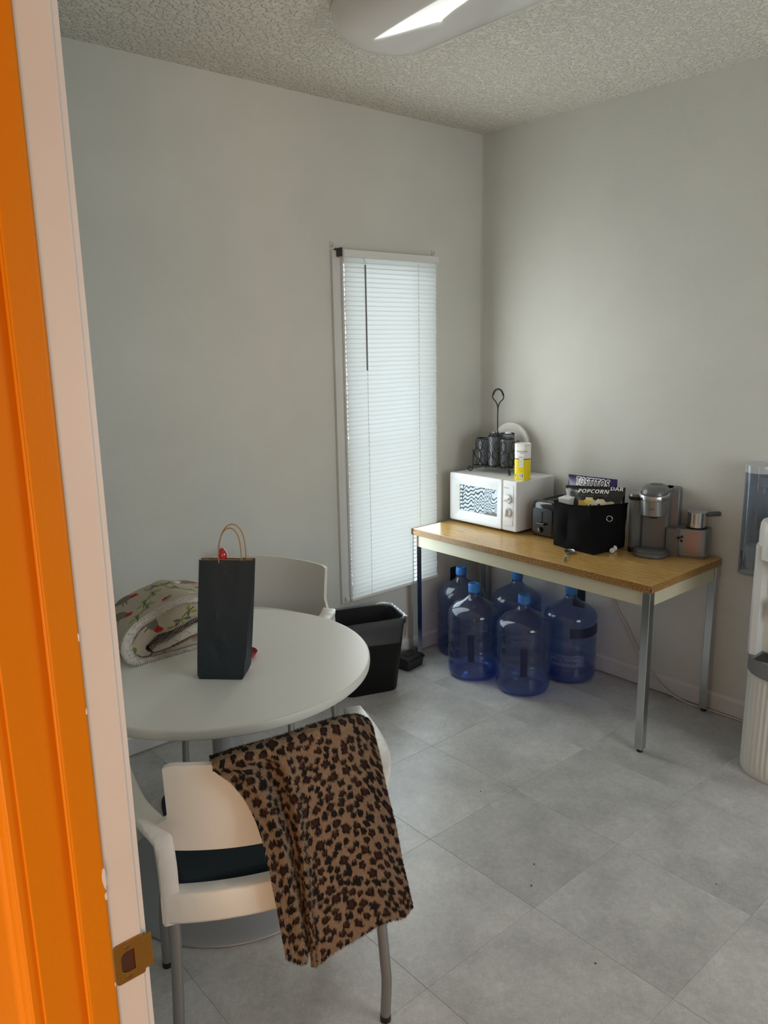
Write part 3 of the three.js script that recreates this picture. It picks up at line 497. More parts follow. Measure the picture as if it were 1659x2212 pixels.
// ---------------------------------------------------------------- toaster
{
  const t = thing('toaster', 'glossy black two-slice toaster between the microwave and the black tote', 'toaster', [-0.150, TT, 0.668], -Math.PI / 2);
  const blk = phy(col(0.010, 0.010, 0.011), 0.16, { clearcoat: 0.6, clearcoatRoughness: 0.08 }), Wd = 0.166, L = 0.255, hh = 0.182;
  const rings = [[Wd - 0.02, L - 0.02, 0.006], [Wd, L, 0.016], [Wd, L, 0.09], [Wd - 0.002, L - 0.004, hh - 0.030], [Wd - 0.012, L - 0.012, hh - 0.010], [Wd - 0.028, L - 0.024, hh - 0.002], [Wd - 0.045, L - 0.04, hh]].map(([a, b, y]) => rrect(a, b, 0.030, y, 6));
  mesh('housing', loft(rings, { cap0: true, cap1: true, crease: 0.9 }), blk, t);
  for (const x of [-0.028, 0.028]) {
    const s = mesh('slot', [rb(x - 0.014, x + 0.014, hh - 0.004, hh + 0.0006, -0.090, 0.078, 0.001)], std(col(0.004, 0.004, 0.004), 0.9), t);
    mesh('slot_rim', [rb(x - 0.0175, x - 0.014, hh - 0.003, hh + 0.0022, -0.093, 0.081, 0.001), rb(x + 0.014, x + 0.0175, hh - 0.003, hh + 0.0022, -0.093, 0.081, 0.001)], std(col(0.16, 0.16, 0.16), 0.32, { metalness: 0.8 }), s);
  }
  mesh('end_panel', extrude(rshape(-0.060, 0.060, 0.022, hh - 0.035, 0.016), 0.006, 0.002).translate(0, 0, L / 2 - 0.003), phy(col(0.012, 0.012, 0.013), 0.22), t);
  mesh('lever_track', rb(-0.004, 0.004, 0.075, hh - 0.05, L / 2 + 0.0028, L / 2 + 0.0036, 0.001), std(col(0.002, 0.002, 0.002), 0.9), t);
  mesh('lever', [rb(-0.024, 0.024, 0.066, 0.077, L / 2 + 0.003, L / 2 + 0.022, 0.004)], blk, t);
  const k = mesh('browning_knob', cyl(0, 0, 0.012, 0, 0.015, 0.013, 24).rotateX(Math.PI / 2).translate(-0.012, 0.038, L / 2 + 0.003), blk, t);
  mesh('knob_pointer', rb(-0.014, -0.010, 0.032, 0.050, L / 2 + 0.0145, L / 2 + 0.0165, 0.001), std(col(0.6, 0.6, 0.6), 0.4), k);
  for (const x of [-0.06, 0.06]) for (const z of [-0.10, 0.10]) mesh('foot', cyl(x, 0, 0.008, z, 0.008, 0.010, 12), M.blackPlastic, t);
}
// ---------------------------------------------------------------- black tote with snacks
{
  const t = thing('tote_bag', 'black fabric tote bag with a metal eyelet, filled with snack bags', 'tote bag', [0, TT, 0]);
  const cloth = phy(col(0.0042, 0.0044, 0.0052), 0.92, { specularIntensity: 0.35, bumpMap: fieldTex(256, (x, y, i) => ((x % 4) < 2) !== ((y % 4) < 2) ? 0.7 : 0.3, { repeat: [40, 40] }), bumpScale: 0.0004 });
  // plan corners at the bottom and at the rim: window-side back, fold, room corner, end, back
  const B = [[-0.12, 0.795], [-0.352, 0.795], [-0.372, 0.880], [-0.378, 1.040], [-0.240, 1.056], [-0.14, 1.045]];
  const T = [[-0.12, 0.782], [-0.345, 0.782], [-0.352, 0.874], [-0.345, 0.985], [-0.255, 1.076], [-0.14, 1.055]];
  const rimH = [0.175, 0.212, 0.207, 0.212, 0.226, 0.21], rings = [], K = 14, per = 9;
  for (let k = 0; k <= K; k++) {
    const v = k / K, ring = [];
    for (let e = 0; e < 6; e++) for (let q = 0; q < per; q++) {
      const s = q / per, n = (e + 1) % 6, bxp = lerp(B[e][0], B[n][0], s), bz = lerp(B[e][1], B[n][1], s), tx = lerp(T[e][0], T[n][0], s), tz = lerp(T[e][1], T[n][1], s), hh = lerp(rimH[e], rimH[n], s);
      const x = lerp(bxp, tx, v), z = lerp(bz, tz, v), bow = 0.016 * Math.sin(Math.PI * v) * Math.sin(Math.PI * s) + 0.008 * noise(x * 9, v * 3, z * 9);
      const nx = B[n][1] - B[e][1], nz = -(B[n][0] - B[e][0]), L = Math.hypot(nx, nz);
      ring.push(V(x + (-nx / L) * bow, 0.002 + v * hh, z + (-nz / L) * bow));
    }
    rings.push(ring);
  }
  // thickness: the same skin a little inside, joined over the rim
  const cen = V(-0.235, 0, 0.935), inner = rings.map(r => r.map(p => p.clone().add(cen.clone().setY(p.y).sub(p).normalize().multiplyScalar(0.004)))).reverse();
  const all = [...rings, ...inner.slice(0, -1)];
  const flip = (() => { const r = rings[0], a = r[0], b = r[per]; return (b.x - a.x) * (cen.z - a.z) - (b.z - a.z) * (cen.x - a.x) > 0; })();
  mesh('bag', loft(flip ? all : all.map(r => r.slice().reverse()), { cap0: true, crease: 0.35 }), cloth, t);
  mesh('hem', tube(rings[K].map(p => p.clone().add(V(0, -0.002, 0))), 0.0032, 120, 6, true), cloth, t);
  mesh('eyelet', (() => { const g = torus(0.0125, 0.0022, 0, 0, 0); g.rotateY(-Math.PI / 4 - 0.35); g.translate(-0.300, 0.163, 1.062); return g; })(), std(col(0.62, 0.62, 0.6), 0.25, { metalness: 1 }), t).userData.label = 'silver eyelet ring';
}
// a filled pillow bag: w wide, h tall, printed front
function pillow(w, h, th, seed, crimp = 0.012) {
  const fn = side => (u, v) => {
    const x = (u - 0.5) * w * lerp(0.72, 1, smooth(0, 0.7, v)), y = v * h, ed = Math.pow(Math.max(0, Math.sin(Math.PI * u)), 0.6) * Math.pow(Math.max(0, Math.sin(Math.PI * Math.min(1, Math.max(0, (v * h - crimp) / (h - 2 * crimp))))), 0.55);
    return V(x, y, side * (0.0006 + th / 2 * ed + 0.006 * ed * noise(x * 22 + seed, y * 22, side)) + 0.006 * noise(x * 12, y * 9, seed));
  };
  const build = side => { const nu = 40, nv = 40, pos = [], uv = [], idx = []; for (let j = 0; j <= nv; j++) for (let i = 0; i <= nu; i++) { const p = fn(side)(i / nu, j / nv); pos.push(p.x, p.y, p.z); uv.push(i / nu, j / nv); } for (let j = 0; j < nv; j++) for (let i = 0; i < nu; i++) { const a = j * (nu + 1) + i, b = a + 1, c = a + nu + 1, d = c + 1; side > 0 ? idx.push(a, b, c, b, d, c) : idx.push(a, c, b, b, c, d); } const g = new THREE.BufferGeometry(); g.setAttribute('position', new THREE.Float32BufferAttribute(pos, 3)); g.setAttribute('uv', new THREE.Float32BufferAttribute(uv, 2)); g.setIndex(idx); g.computeVertexNormals(); return g; };
  return [build(1), build(-1)];
}
{
  const chips = thing('tortilla_chip_bag', 'purple and blue bag of tortilla chips standing up out of the black tote', 'snack bag', [-0.166, TT + 0.006, 0.872], -Math.PI / 2 + 0.10);
  const tex = canvasTex(1024, 1024, (c, w, h) => {
    const g = c.createLinearGradient(0, 0, 0, h); g.addColorStop(0, '#2c2358'); g.addColorStop(0.25, '#3a2a6a'); g.addColorStop(0.5, '#2b2f7a'); g.addColorStop(1, '#231a4c'); c.fillStyle = g; c.fillRect(0, 0, w, h);
    c.fillStyle = '#3f8fc4'; c.beginPath(); c.ellipse(w * 0.55, h * 0.36, w * 0.34, h * 0.20, 0, 0, 7); c.fill(); c.fillStyle = '#2b2f7a'; c.beginPath(); c.ellipse(w * 0.55, h * 0.42, w * 0.36, h * 0.19, 0, 0, 7); c.fill();
    c.fillStyle = '#5b3a78'; c.beginPath(); c.ellipse(w * 0.36, h * 0.34, w * 0.16, h * 0.10, -0.4, 0, 7); c.fill();
    const dish = (x, y, rx, ry, a, b) => { c.fillStyle = a; c.beginPath(); c.ellipse(x, y, rx, ry, 0, 0, 7); c.fill(); c.fillStyle = b; c.beginPath(); c.ellipse(x, y + ry * 0.25, rx * 0.8, ry * 0.7, 0, 0, 7); c.fill(); };
    dish(w * 0.58, h * 0.42, 150, 80, '#d9d3c6', '#b9b2a4'); dish(w * 0.80, h * 0.44, 130, 75, '#8d8a8e', '#6c6a70'); dish(w * 0.38, h * 0.46, 110, 52, '#9a4a2e', '#70301c');
    c.textAlign = 'center'; c.lineJoin = 'round'; c.font = 'bold 150px sans-serif'; c.lineWidth = 26; c.strokeStyle = '#f2f0ee'; c.strokeText('TOSTITOS', w * 0.52, h * 0.135); c.fillStyle = '#101018'; c.fillText('TOSTITOS', w * 0.52, h * 0.135);
    c.font = 'bold 70px sans-serif'; c.fillStyle = '#bfe6ee'; c.fillText('SCOOPS!', w * 0.58, h * 0.235);
    c.font = 'bold 90px sans-serif'; c.lineWidth = 14; c.strokeStyle = '#f2f0ee'; c.strokeText('SC', w * 0.13, h * 0.45); c.fillStyle = '#101018'; c.fillText('SC', w * 0.13, h * 0.45);
  });
  const film = phy(col(0.95, 0.95, 0.95), 0.28, { map: tex, clearcoat: 0.5, clearcoatRoughness: 0.2 });
  const [f, b] = pillow(0.258, 0.312, 0.075, 3); mesh('front_film', f, film, chips); mesh('back_film', b, phy(col(0.03, 0.02, 0.09), 0.3), chips);

  const pop = thing('popcorn_bag', 'black bag of white cheddar popcorn lying in the front of the black tote', 'snack bag', [-0.252, TT + 0.056, 0.938], -Math.PI / 2 + 0.26);
  const ptex = canvasTex(1024, 1024, (c, w, h) => {
    c.fillStyle = '#0a0a0b'; c.fillRect(0, 0, w, h); c.textAlign = 'center';
    c.fillStyle = '#e9e7e2'; c.font = 'bold 112px sans-serif'; c.fillText('POPCORN', w * 0.50, h * 0.145); c.textAlign = 'right'; c.save(); c.translate(w * 0.97, h * 0.075); c.rotate(0.03); c.fillText('DAR', 0, 0); c.restore(); c.textAlign = 'center';
    c.fillStyle = '#4a4748'; c.font = 'bold 46px sans-serif'; c.fillText('NATURALLY FLAVORED', w * 0.52, h * 0.205, 460);
    c.translate(0, -h * 0.115);
    const blob = (x, y, s, colr, seed) => { const r = rng(seed); c.fillStyle = colr; c.beginPath(); for (let k = 0; k < 12; k++) { const a = k / 12 * 6.283, q = s * (0.72 + 0.5 * r()); c.lineTo(x + Math.cos(a) * q * 1.2, y + Math.sin(a) * q * 0.8); } c.closePath(); c.fill(); };
    c.fillStyle = '#c8a548'; c.fillRect(w * 0.28, h * 0.42, 150, 105); c.fillStyle = '#dcc766'; c.beginPath(); c.moveTo(w * 0.36, h * 0.42); c.lineTo(w * 0.47, h * 0.35); c.lineTo(w * 0.56, h * 0.41); c.lineTo(w * 0.46, h * 0.53); c.closePath(); c.fill(); c.fillStyle = '#e2d596'; c.fillRect(w * 0.40, h * 0.35, 120, 60);
    blob(w * 0.56, h * 0.46, 70, '#cfc4ae', 3); blob(w * 0.64, h * 0.42, 62, '#ddd4c0', 5); blob(w * 0.72, h * 0.47, 66, '#d6ccba', 7); blob(w * 0.80, h * 0.46, 62, '#cdc0aa', 9); c.fillStyle = '#d9c58d'; c.fillRect(w * 0.62, h * 0.375, 70, 52);
  });
  const pf = phy(col(1, 1, 1), 0.22, { map: ptex, clearcoat: 0.6, clearcoatRoughness: 0.15 });
  const [pa, pb] = pillow(0.290, 0.232, 0.085, 9); const lean = g => g.rotateX(-0.22).rotateZ(0.045);
  mesh('front_film', lean(pa), pf, pop); mesh('back_film', lean(pb), phy(col(0.008, 0.008, 0.009), 0.25), pop);

  const bxm = thing('white_carton', 'small white carton tucked beside the snack bags in the tote', 'carton', [-0.285, TT + 0.05, 0.815], -Math.PI / 2 + 0.15);
  mesh('carton', rb(-0.026, 0.030, 0, 0.176, -0.045, 0.035, 0.002), std(col(0.62, 0.60, 0.57), 0.6), bxm);
  mesh('flap', rb(-0.027, 0.031, 0.172, 0.179, -0.046, 0.037, 0.0015), std(col(0.78, 0.77, 0.75), 0.6), bxm);
}
// ---------------------------------------------------------------- spoon and white peg
{
  const s = thing('teaspoon', 'small steel spoon lying near the edge of the desk', 'spoon', [-0.492, TT, 0.972], 0);
  const st = std(col(0.68, 0.69, 0.70), 0.34, { metalness: 1 });
  const a = V(-0.078, 0.004, 0.042), b = V(0.045, 0.006, -0.022), dir = b.clone().sub(a).normalize(), side = V(-dir.z, 0, dir.x);
  const rings = []; const N = 24; for (let k = 0; k <= N; k++) { const t = k / N, p = a.clone().lerp(b, t), w = lerp(0.0085, 0.0042, smooth(0, 0.55, t)); const lift = 0.010 * Math.sin(Math.PI * Math.min(1, t)) * (t > 0.5 ? 1 : 0.6); rings.push(rrect(2 * w, 0.0024, 0.001, 0, 3).map(q => p.clone().addScaledVector(side, q.x).add(V(0, lift + q.z - 0.002, 0)))); }
  mesh('handle', loft(rings, { cap0: true, cap1: true, crease: 0.8 }), st, s);
  const bowl = new THREE.SphereGeometry(0.024, 32, 14, 0, Math.PI * 2, Math.PI * 0.56, Math.PI * 0.44).scale(1.45, 0.45, 1); const inner = bowl.clone().translate(0, 0.0012, 0); const bg = merge([bowl, inner]); bg.rotateY(-Math.atan2(dir.z, dir.x)); bg.translate(b.x + dir.x * 0.028, 0.0118, b.z + dir.z * 0.028);
  mesh('bowl', bg, st, s);
  const p = thing('white_peg', 'small white plastic peg with round ends lying on the desk', 'peg', [-0.268, TT + 0.0105, 1.068], 0);
  const g1 = lathe([[0.0005, -0.026], [0.0105, -0.026], [0.0115, -0.024], [0.0115, -0.019], [0.006, -0.016], [0.0045, -0.012], [0.0045, 0.014], [0.007, 0.017], [0.012, 0.019], [0.0135, 0.024], [0.0105, 0.028], [0.0005, 0.029]], 28); g1.rotateZ(-Math.PI / 2); g1.rotateY(0.35);
  mesh('peg', g1.translate(0, 0.003, 0), phy(col(0.80, 0.79, 0.75), 0.35), p);
}
// ---------------------------------------------------------------- coffee maker with milk frother
{
  const k = thing('coffee_maker', 'grey single-serve coffee maker with side frother at the end of the oak desk', 'coffee maker', [-0.132, TT, 1.190], -1.18);
  const slate = phy(col(0.16, 0.163, 0.162), 0.36, { metalness: 0.35 }), silver = std(col(0.52, 0.53, 0.54), 0.26, { metalness: 1 }), dark = phy(col(0.012, 0.012, 0.013), 0.3), brushed = phy(col(0.30, 0.302, 0.30), 0.32, { metalness: 0.75 });
  const up = (secs, opt) => loft(secs.map(([w, d, r, y, cx = 0, cz = 0]) => rrect(w, d, r, y, 8, cx, cz)), { cap0: true, cap1: true, crease: 0.6, ...opt });
  mesh('base', up([[0.150, 0.205, 0.070, 0, 0, 0.03], [0.158, 0.215, 0.074, 0.006, 0, 0.03], [0.158, 0.215, 0.074, 0.016, 0, 0.03], [0.150, 0.205, 0.072, 0.021, 0, 0.03]]), slate, k);
  const tray = mesh('drip_tray', up([[0.140, 0.120, 0.058, 0.018, 0, 0.072], [0.144, 0.126, 0.060, 0.026, 0, 0.072], [0.136, 0.118, 0.056, 0.0285, 0, 0.072]]), slate, k);
  mesh('drain', lathe([[0.0005, 0.0295], [0.011, 0.0295], [0.0135, 0.0285]], 24).translate(0, 0, 0.068), silver, tray);
  mesh('column', up([[0.126, 0.125, 0.020, 0.016, 0.004, -0.032], [0.126, 0.125, 0.020, 0.300, 0.004, -0.032]]), slate, k);
  // rear tower that carries the frother side
  mesh('tower', up([[0.112, 0.085, 0.012, 0.016, 0.050, -0.052], [0.112, 0.085, 0.012, 0.288, 0.050, -0.052], [0.104, 0.077, 0.010, 0.297, 0.050, -0.052], [0.090, 0.063, 0.008, 0.300, 0.050, -0.052]]), slate, k);
  // brew head
  const head = mesh('brew_head', up([[0.104, 0.138, 0.050, 0.186, 0, 0.038], [0.112, 0.146, 0.054, 0.190, 0, 0.038], [0.112, 0.146, 0.054, 0.262, 0, 0.038]]), brushed, k);
  mesh('brew_outlet', up([[0.040, 0.040, 0.018, 0.172, 0, 0.045], [0.060, 0.060, 0.028, 0.188, 0, 0.045]]), dark, head);
  const band = []; { const pts = []; for (let i = 0; i <= 40; i++) { const a = -0.28 + i / 40 * (Math.PI + 0.56); pts.push([Math.cos(a) * 0.062, 0.268 + 0.010 * (1 - Math.sin(Math.max(0, Math.min(Math.PI, a)))), 0.050 + Math.sin(a) * 0.068]); } mesh('handle_band', sweep(pts, () => [0.024, 0.008, 0.003], () => V(0, 1, 0), 60), silver, k); }
  mesh('lid', up([[0.112, 0.158, 0.050, 0.270, 0, 0.022], [0.114, 0.160, 0.052, 0.284, 0, 0.022], [0.108, 0.152, 0.050, 0.300, 0, 0.020], [0.094, 0.136, 0.044, 0.311, 0, 0.017], [0.070, 0.110, 0.034, 0.316, 0, 0.014]]), slate, k);
  mesh('lid_recess', rb(-0.026, 0.026, 0.3145, 0.3172, -0.024, 0.014, 0.001), dark, k);
  const lg = canvasTex(512, 128, (c, w, h) => { c.clearRect(0, 0, w, h); c.fillStyle = '#0b0b0c'; c.font = 'bold 84px sans-serif'; c.textAlign = 'center'; c.save(); c.translate(w / 2, 92); c.scale(1.15, 1); c.fillText('KEURIG', 0, 0); c.restore(); });
  const lgG = new THREE.CylinderGeometry(0.0548, 0.0548, 0.014, 24, 1, true, -0.62, 1.05).translate(-0.0, 0.222, 0.0565);
  mesh('logo', lgG, std(0xffffff, 0.4, { map: lg, transparent: true }), head);
  // water tank on the left
  const tank = mesh('water_tank', up([[0.054, 0.140, 0.026, 0.020, -0.082, -0.030], [0.056, 0.144, 0.027, 0.255, -0.083, -0.030]]), phy(col(0.60, 0.62, 0.63), 0.12, { transmission: 0.85, thickness: 0 }), k);
  mesh('tank_rim', up([[0.060, 0.150, 0.029, 0.245, -0.083, -0.026], [0.066, 0.158, 0.032, 0.252, -0.083, -0.026], [0.066, 0.158, 0.032, 0.262, -0.083, -0.026]]), dark, tank);
  mesh('tank_lid', up([[0.060, 0.150, 0.029, 0.262, -0.083, -0.026], [0.054, 0.142, 0.026, 0.272, -0.083, -0.026]]), phy(col(0.55, 0.57, 0.58), 0.1, { transmission: 0.7, thickness: 0 }), tank);
  mesh('tank_base', up([[0.058, 0.146, 0.028, 0.0, -0.082, -0.030], [0.058, 0.146, 0.028, 0.021, -0.082, -0.030]]), dark, tank);
  // frother
  const fr = mesh('frother', up([[0.148, 0.118, 0.042, 0.0, 0.168, -0.006], [0.152, 0.122, 0.044, 0.006, 0.168, -0.006], [0.152, 0.122, 0.044, 0.016, 0.168, -0.006], [0.150, 0.120, 0.043, 0.018, 0.168, -0.006], [0.152, 0.122, 0.044, 0.020, 0.168, -0.006], [0.152, 0.122, 0.044, 0.126, 0.168, -0.006], [0.148, 0.118, 0.042, 0.131, 0.168, -0.006]]), brushed, k);
  mesh('cup_well', cyl(0.180, 0.1305, 0.1325, -0.004, 0.047), dark, fr);
  for (const [x, y] of [[0.112, 0.090], [0.127, 0.096], [0.126, 0.077]]) mesh('button', cyl(0, 0, 0.003, 0, 0.0068, 0.0062, 20).rotateX(Math.PI / 2).translate(x, y, 0.0535), dark, fr);
  mesh('bridge', up([[0.060, 0.118, 0.010, 0.0, 0.088, -0.006], [0.060, 0.118, 0.010, 0.128, 0.088, -0.006]]), slate, k);
}
{
  const c = thing('frother_cup', 'polished steel milk cup with grey side handle in the coffee maker', 'cup', [0, 0, 0]);
  const q = V(0.180, 0, -0.004).applyAxisAngle(V(0, 1, 0), -1.18); c.position.set(-0.132 + q.x, TT + 0.133, 1.190 + q.z); c.rotation.y = -1.18;
  const st = std(col(0.70, 0.69, 0.67), 0.14, { metalness: 1 });
  mesh('cup_wall', lathe([[0.0005, 0], [0.036, 0], [0.0385, 0.003], [0.0385, 0.066], [0.0395, 0.070], [0.0375, 0.070], [0.0372, 0.004], [0.0005, 0.003]], 56), st, c);
  mesh('lid', lathe([[0.0005, 0.075], [0.030, 0.0745], [0.043, 0.0725], [0.0435, 0.0705], [0.040, 0.0695]], 48), phy(col(0.75, 0.76, 0.76), 0.08, { transmission: 0.6, thickness: 0 }), c);
  const pts = [[0.037, 0.058, 0], [0.052, 0.060, 0.0], [0.075, 0.062, 0.0], [0.098, 0.063, 0.0]];
  mesh('handle', sweep(pts, t => [0.022, 0.020, 0.0095], () => V(0, 0, 1), 24, 5).rotateY(0.32), phy(col(0.085, 0.09, 0.095), 0.4), c);
}
// ---------------------------------------------------------------- cup dispenser on the wall
{
  const d = thing('cup_dispenser', 'tinted clear plastic cup dispenser tube on the wall above the water cooler', 'cup dispenser', [-0.062, 0, 1.617]);
  const smoke = phy(col(0.50, 0.56, 0.64), 0.08, { transmission: 0.88, thickness: 0 });
  mesh('tube', new THREE.CylinderGeometry(0.0565, 0.0565, 0.462, 48, 1, true).translate(0, 0.949, 0), smoke, d);
  mesh('lid', lathe([[0.0005, 1.186], [0.050, 1.186], [0.0585, 1.183], [0.060, 1.178], [0.060, 1.150], [0.0580, 1.150]], 48), phy(col(0.80, 0.83, 0.86), 0.12, { transmission: 0.45, thickness: 0 }), d);
  mesh('collar', lathe([[0.0565, 0.712], [0.0575, 0.712], [0.0575, 0.722], [0.0565, 0.722]], 48), smoke, d);
  mesh('grip_spring', [tube([[-0.045, 0.80, -0.030], [-0.043, 0.775, -0.026], [-0.034, 0.735, -0.018]], 0.0022, 12, 6), tube([[-0.045, 0.80, -0.030], [-0.047, 0.765, -0.028], [-0.046, 0.730, -0.030]], 0.0022, 12, 6), rb(-0.0475, -0.0415, 0.785, 0.815, -0.034, -0.026, 0.001)], M.dark, d);
  mesh('latch', rb(-0.051, -0.046, 0.735, 0.775, 0.010, 0.024, 0.001), phy(col(0.75, 0.62, 0.35), 0.3), d);
  mesh('wall_bracket', [rb(0.040, 0.0615, 1.08, 1.12, -0.02, 0.02, 0.002), rb(0.040, 0.0615, 0.78, 0.82, -0.02, 0.02, 0.002)], phy(col(0.5, 0.52, 0.55), 0.3), d);
}
// paper cups inside the dispenser
{
  const g = lathe([[0.0005, 0.0005], [0.024, 0.0005], [0.035, 0.078], [0.0365, 0.080], [0.036, 0.081], [0.0345, 0.079], [0.0235, 0.002], [0.0005, 0.002]], 32), cm = std(col(0.80, 0.80, 0.78), 0.7);
  for (let i = 0; i < 3; i++) { const c = single('paper_cup', g, cm, 'white paper cup nested in the tinted dispenser tube', 'cup', 'cups in the dispenser'); c.position.set(-0.062, 0.735 + i * 0.009, 1.617); }
}
// ---------------------------------------------------------------- water cooler
{
  const w = thing('water_cooler', 'cream white water cooler with ribbed lower panel and grey collar', 'water cooler', [-0.255, 0, 1.925]);
  const cream = phy(col(0.70, 0.695, 0.65), 0.36, {}), side = phy(col(0.68, 0.685, 0.67), 0.36), grey = phy(col(0.20, 0.20, 0.205), 0.4);
  // plan outline, front towards -x: the front swells out, the flanks run straight back
  const outline = (y, s, swell, rib) => { const out = [], n = 96; for (let i = 0; i <= n; i++) { const t = i / n * 2 - 1, z = t * 0.165 * s, x = -0.098 - swell * Math.pow(Math.max(0, 1 - Math.pow(Math.abs(t), 2.6)), 0.62) - (rib && Math.abs(t) < 0.93 ? rib * (0.5 + 0.5 * Math.cos((i % 6) / 6 * Math.PI * 2)) : 0); out.push(V(x, y, z)); } out.push(V(0.16, y, 0.165 * s), V(0.17, y, 0.15 * s), V(0.17, y, -0.15 * s), V(0.16, y, -0.165 * s)); return out; };
  mesh('lower_panel', loft([outline(0.0, 0.955, 0.095, 0), outline(0.012, 0.99, 0.103, 0), outline(0.03, 1, 0.105, 0.002), outline(0.07, 1, 0.105, 0.0042), outline(0.40, 1, 0.098, 0.0042), outline(0.425, 1, 0.098, 0.0)], { cap0: true, cap1: true, crease: 0.55 }), cream, w);
  mesh('collar', loft([outline(0.425, 0.985, 0.112, 0), outline(0.430, 1.0, 0.118, 0), outline(0.492, 1.0, 0.118, 0), outline(0.497, 0.985, 0.112, 0)], { cap0: true, cap1: true, crease: 0.5 }), grey, w);
  mesh('drip_tray', rb(-0.205, -0.12, 0.4965, 0.4985, -0.105, 0.105, 0.001), M.dark, w);
  // upper body with an open bay for the taps
  mesh('bay_back', rb(-0.110, 0.17, 0.497, 0.93, -0.158, 0.158, 0.006), phy(col(0.66, 0.645, 0.56), 0.4), w);
  for (const s of [-1, 1]) mesh('side_panel', loft([0.497, 0.93].map(y => { const z0 = s * 0.165, z1 = s * 0.118; const p = [V(0.17, y, z0), V(-0.118, y, z0), V(-0.146, y, s * 0.156), V(-0.164, y, s * 0.140), V(-0.162, y, z1), V(-0.100, y, z1), V(0.17, y, z1)]; return s > 0 ? p.reverse() : p; }).map(a => a.reverse()), { cap0: true, cap1: true, crease: 0.7 }), side, w);
  mesh('head', loft([outline(0.88, 1, 0.100, 0), outline(0.985, 1, 0.104, 0), outline(1.010, 0.985, 0.100, 0), outline(1.022, 0.95, 0.092, 0), outline(1.026, 0.90, 0.082, 0)].map(r => r), { cap0: true, cap1: true, crease: 0.6 }), cream, w);
  mesh('bottle_seat', lathe([[0.100, 1.0255], [0.135, 1.0262], [0.140, 1.034], [0.132, 1.036], [0.105, 1.030]], 48).translate(0.01, 0, 0), side, w);
  for (const [z, c] of [[-0.05, col(0.02, 0.06, 0.4)], [0.05, col(0.45, 0.02, 0.02)]]) { const tp = mesh('tap', [cyl(-0.150, 0.66, 0.70, z, 0.011), rb(-0.160, -0.105, 0.70, 0.722, z - 0.011, z + 0.011, 0.004)], side, w); mesh('tap_lever', rb(-0.178, -0.140, 0.722, 0.731, z - 0.010, z + 0.010, 0.003), phy(c, 0.35), tp); }
}
// white power cord from the wall to the cooler
single('power_cord', tube([[-0.006, 0.41, 0.915], [-0.007, 0.36, 0.948], [-0.010, 0.28, 1.010], [-0.016, 0.19, 1.068], [-0.020, 0.10, 1.150], [-0.028, 0.030, 1.250], [-0.024, 0.0046, 1.345], [-0.020, 0.0046, 1.450], [-0.018, 0.0046, 1.560], [-0.022, 0.0046, 1.70], [-0.05, 0.0046, 1.752]], 0.0042, 120, 8), std(col(0.62, 0.61, 0.55), 0.5), 'white power cord drooping down the wall under the desk to the floor', 'cord');
// black outlet plates low on the walls
for (const [x, z, ry, lab] of [[-0.211, 0.0, 0, 'black outlet plate low on the wall beside the corner, behind the jugs'], [0.0, 0.708, -Math.PI / 2, 'black outlet plate low on the wall under the middle of the desk']]) {
  const o = thing('wall_outlet', lab, 'outlet', [x, 0.375, z], ry);
  mesh('plate', rb(-0.038, 0.038, -0.060, 0.060, 0.0003, 0.006, 0.003), phy(col(0.010, 0.010, 0.011), 0.4), o);
  for (const y of [-0.024, 0.024]) mesh('socket', rb(-0.017, 0.017, y - 0.014, y + 0.014, 0.005, 0.0075, 0.003), phy(col(0.016, 0.016, 0.017), 0.35), o);
}
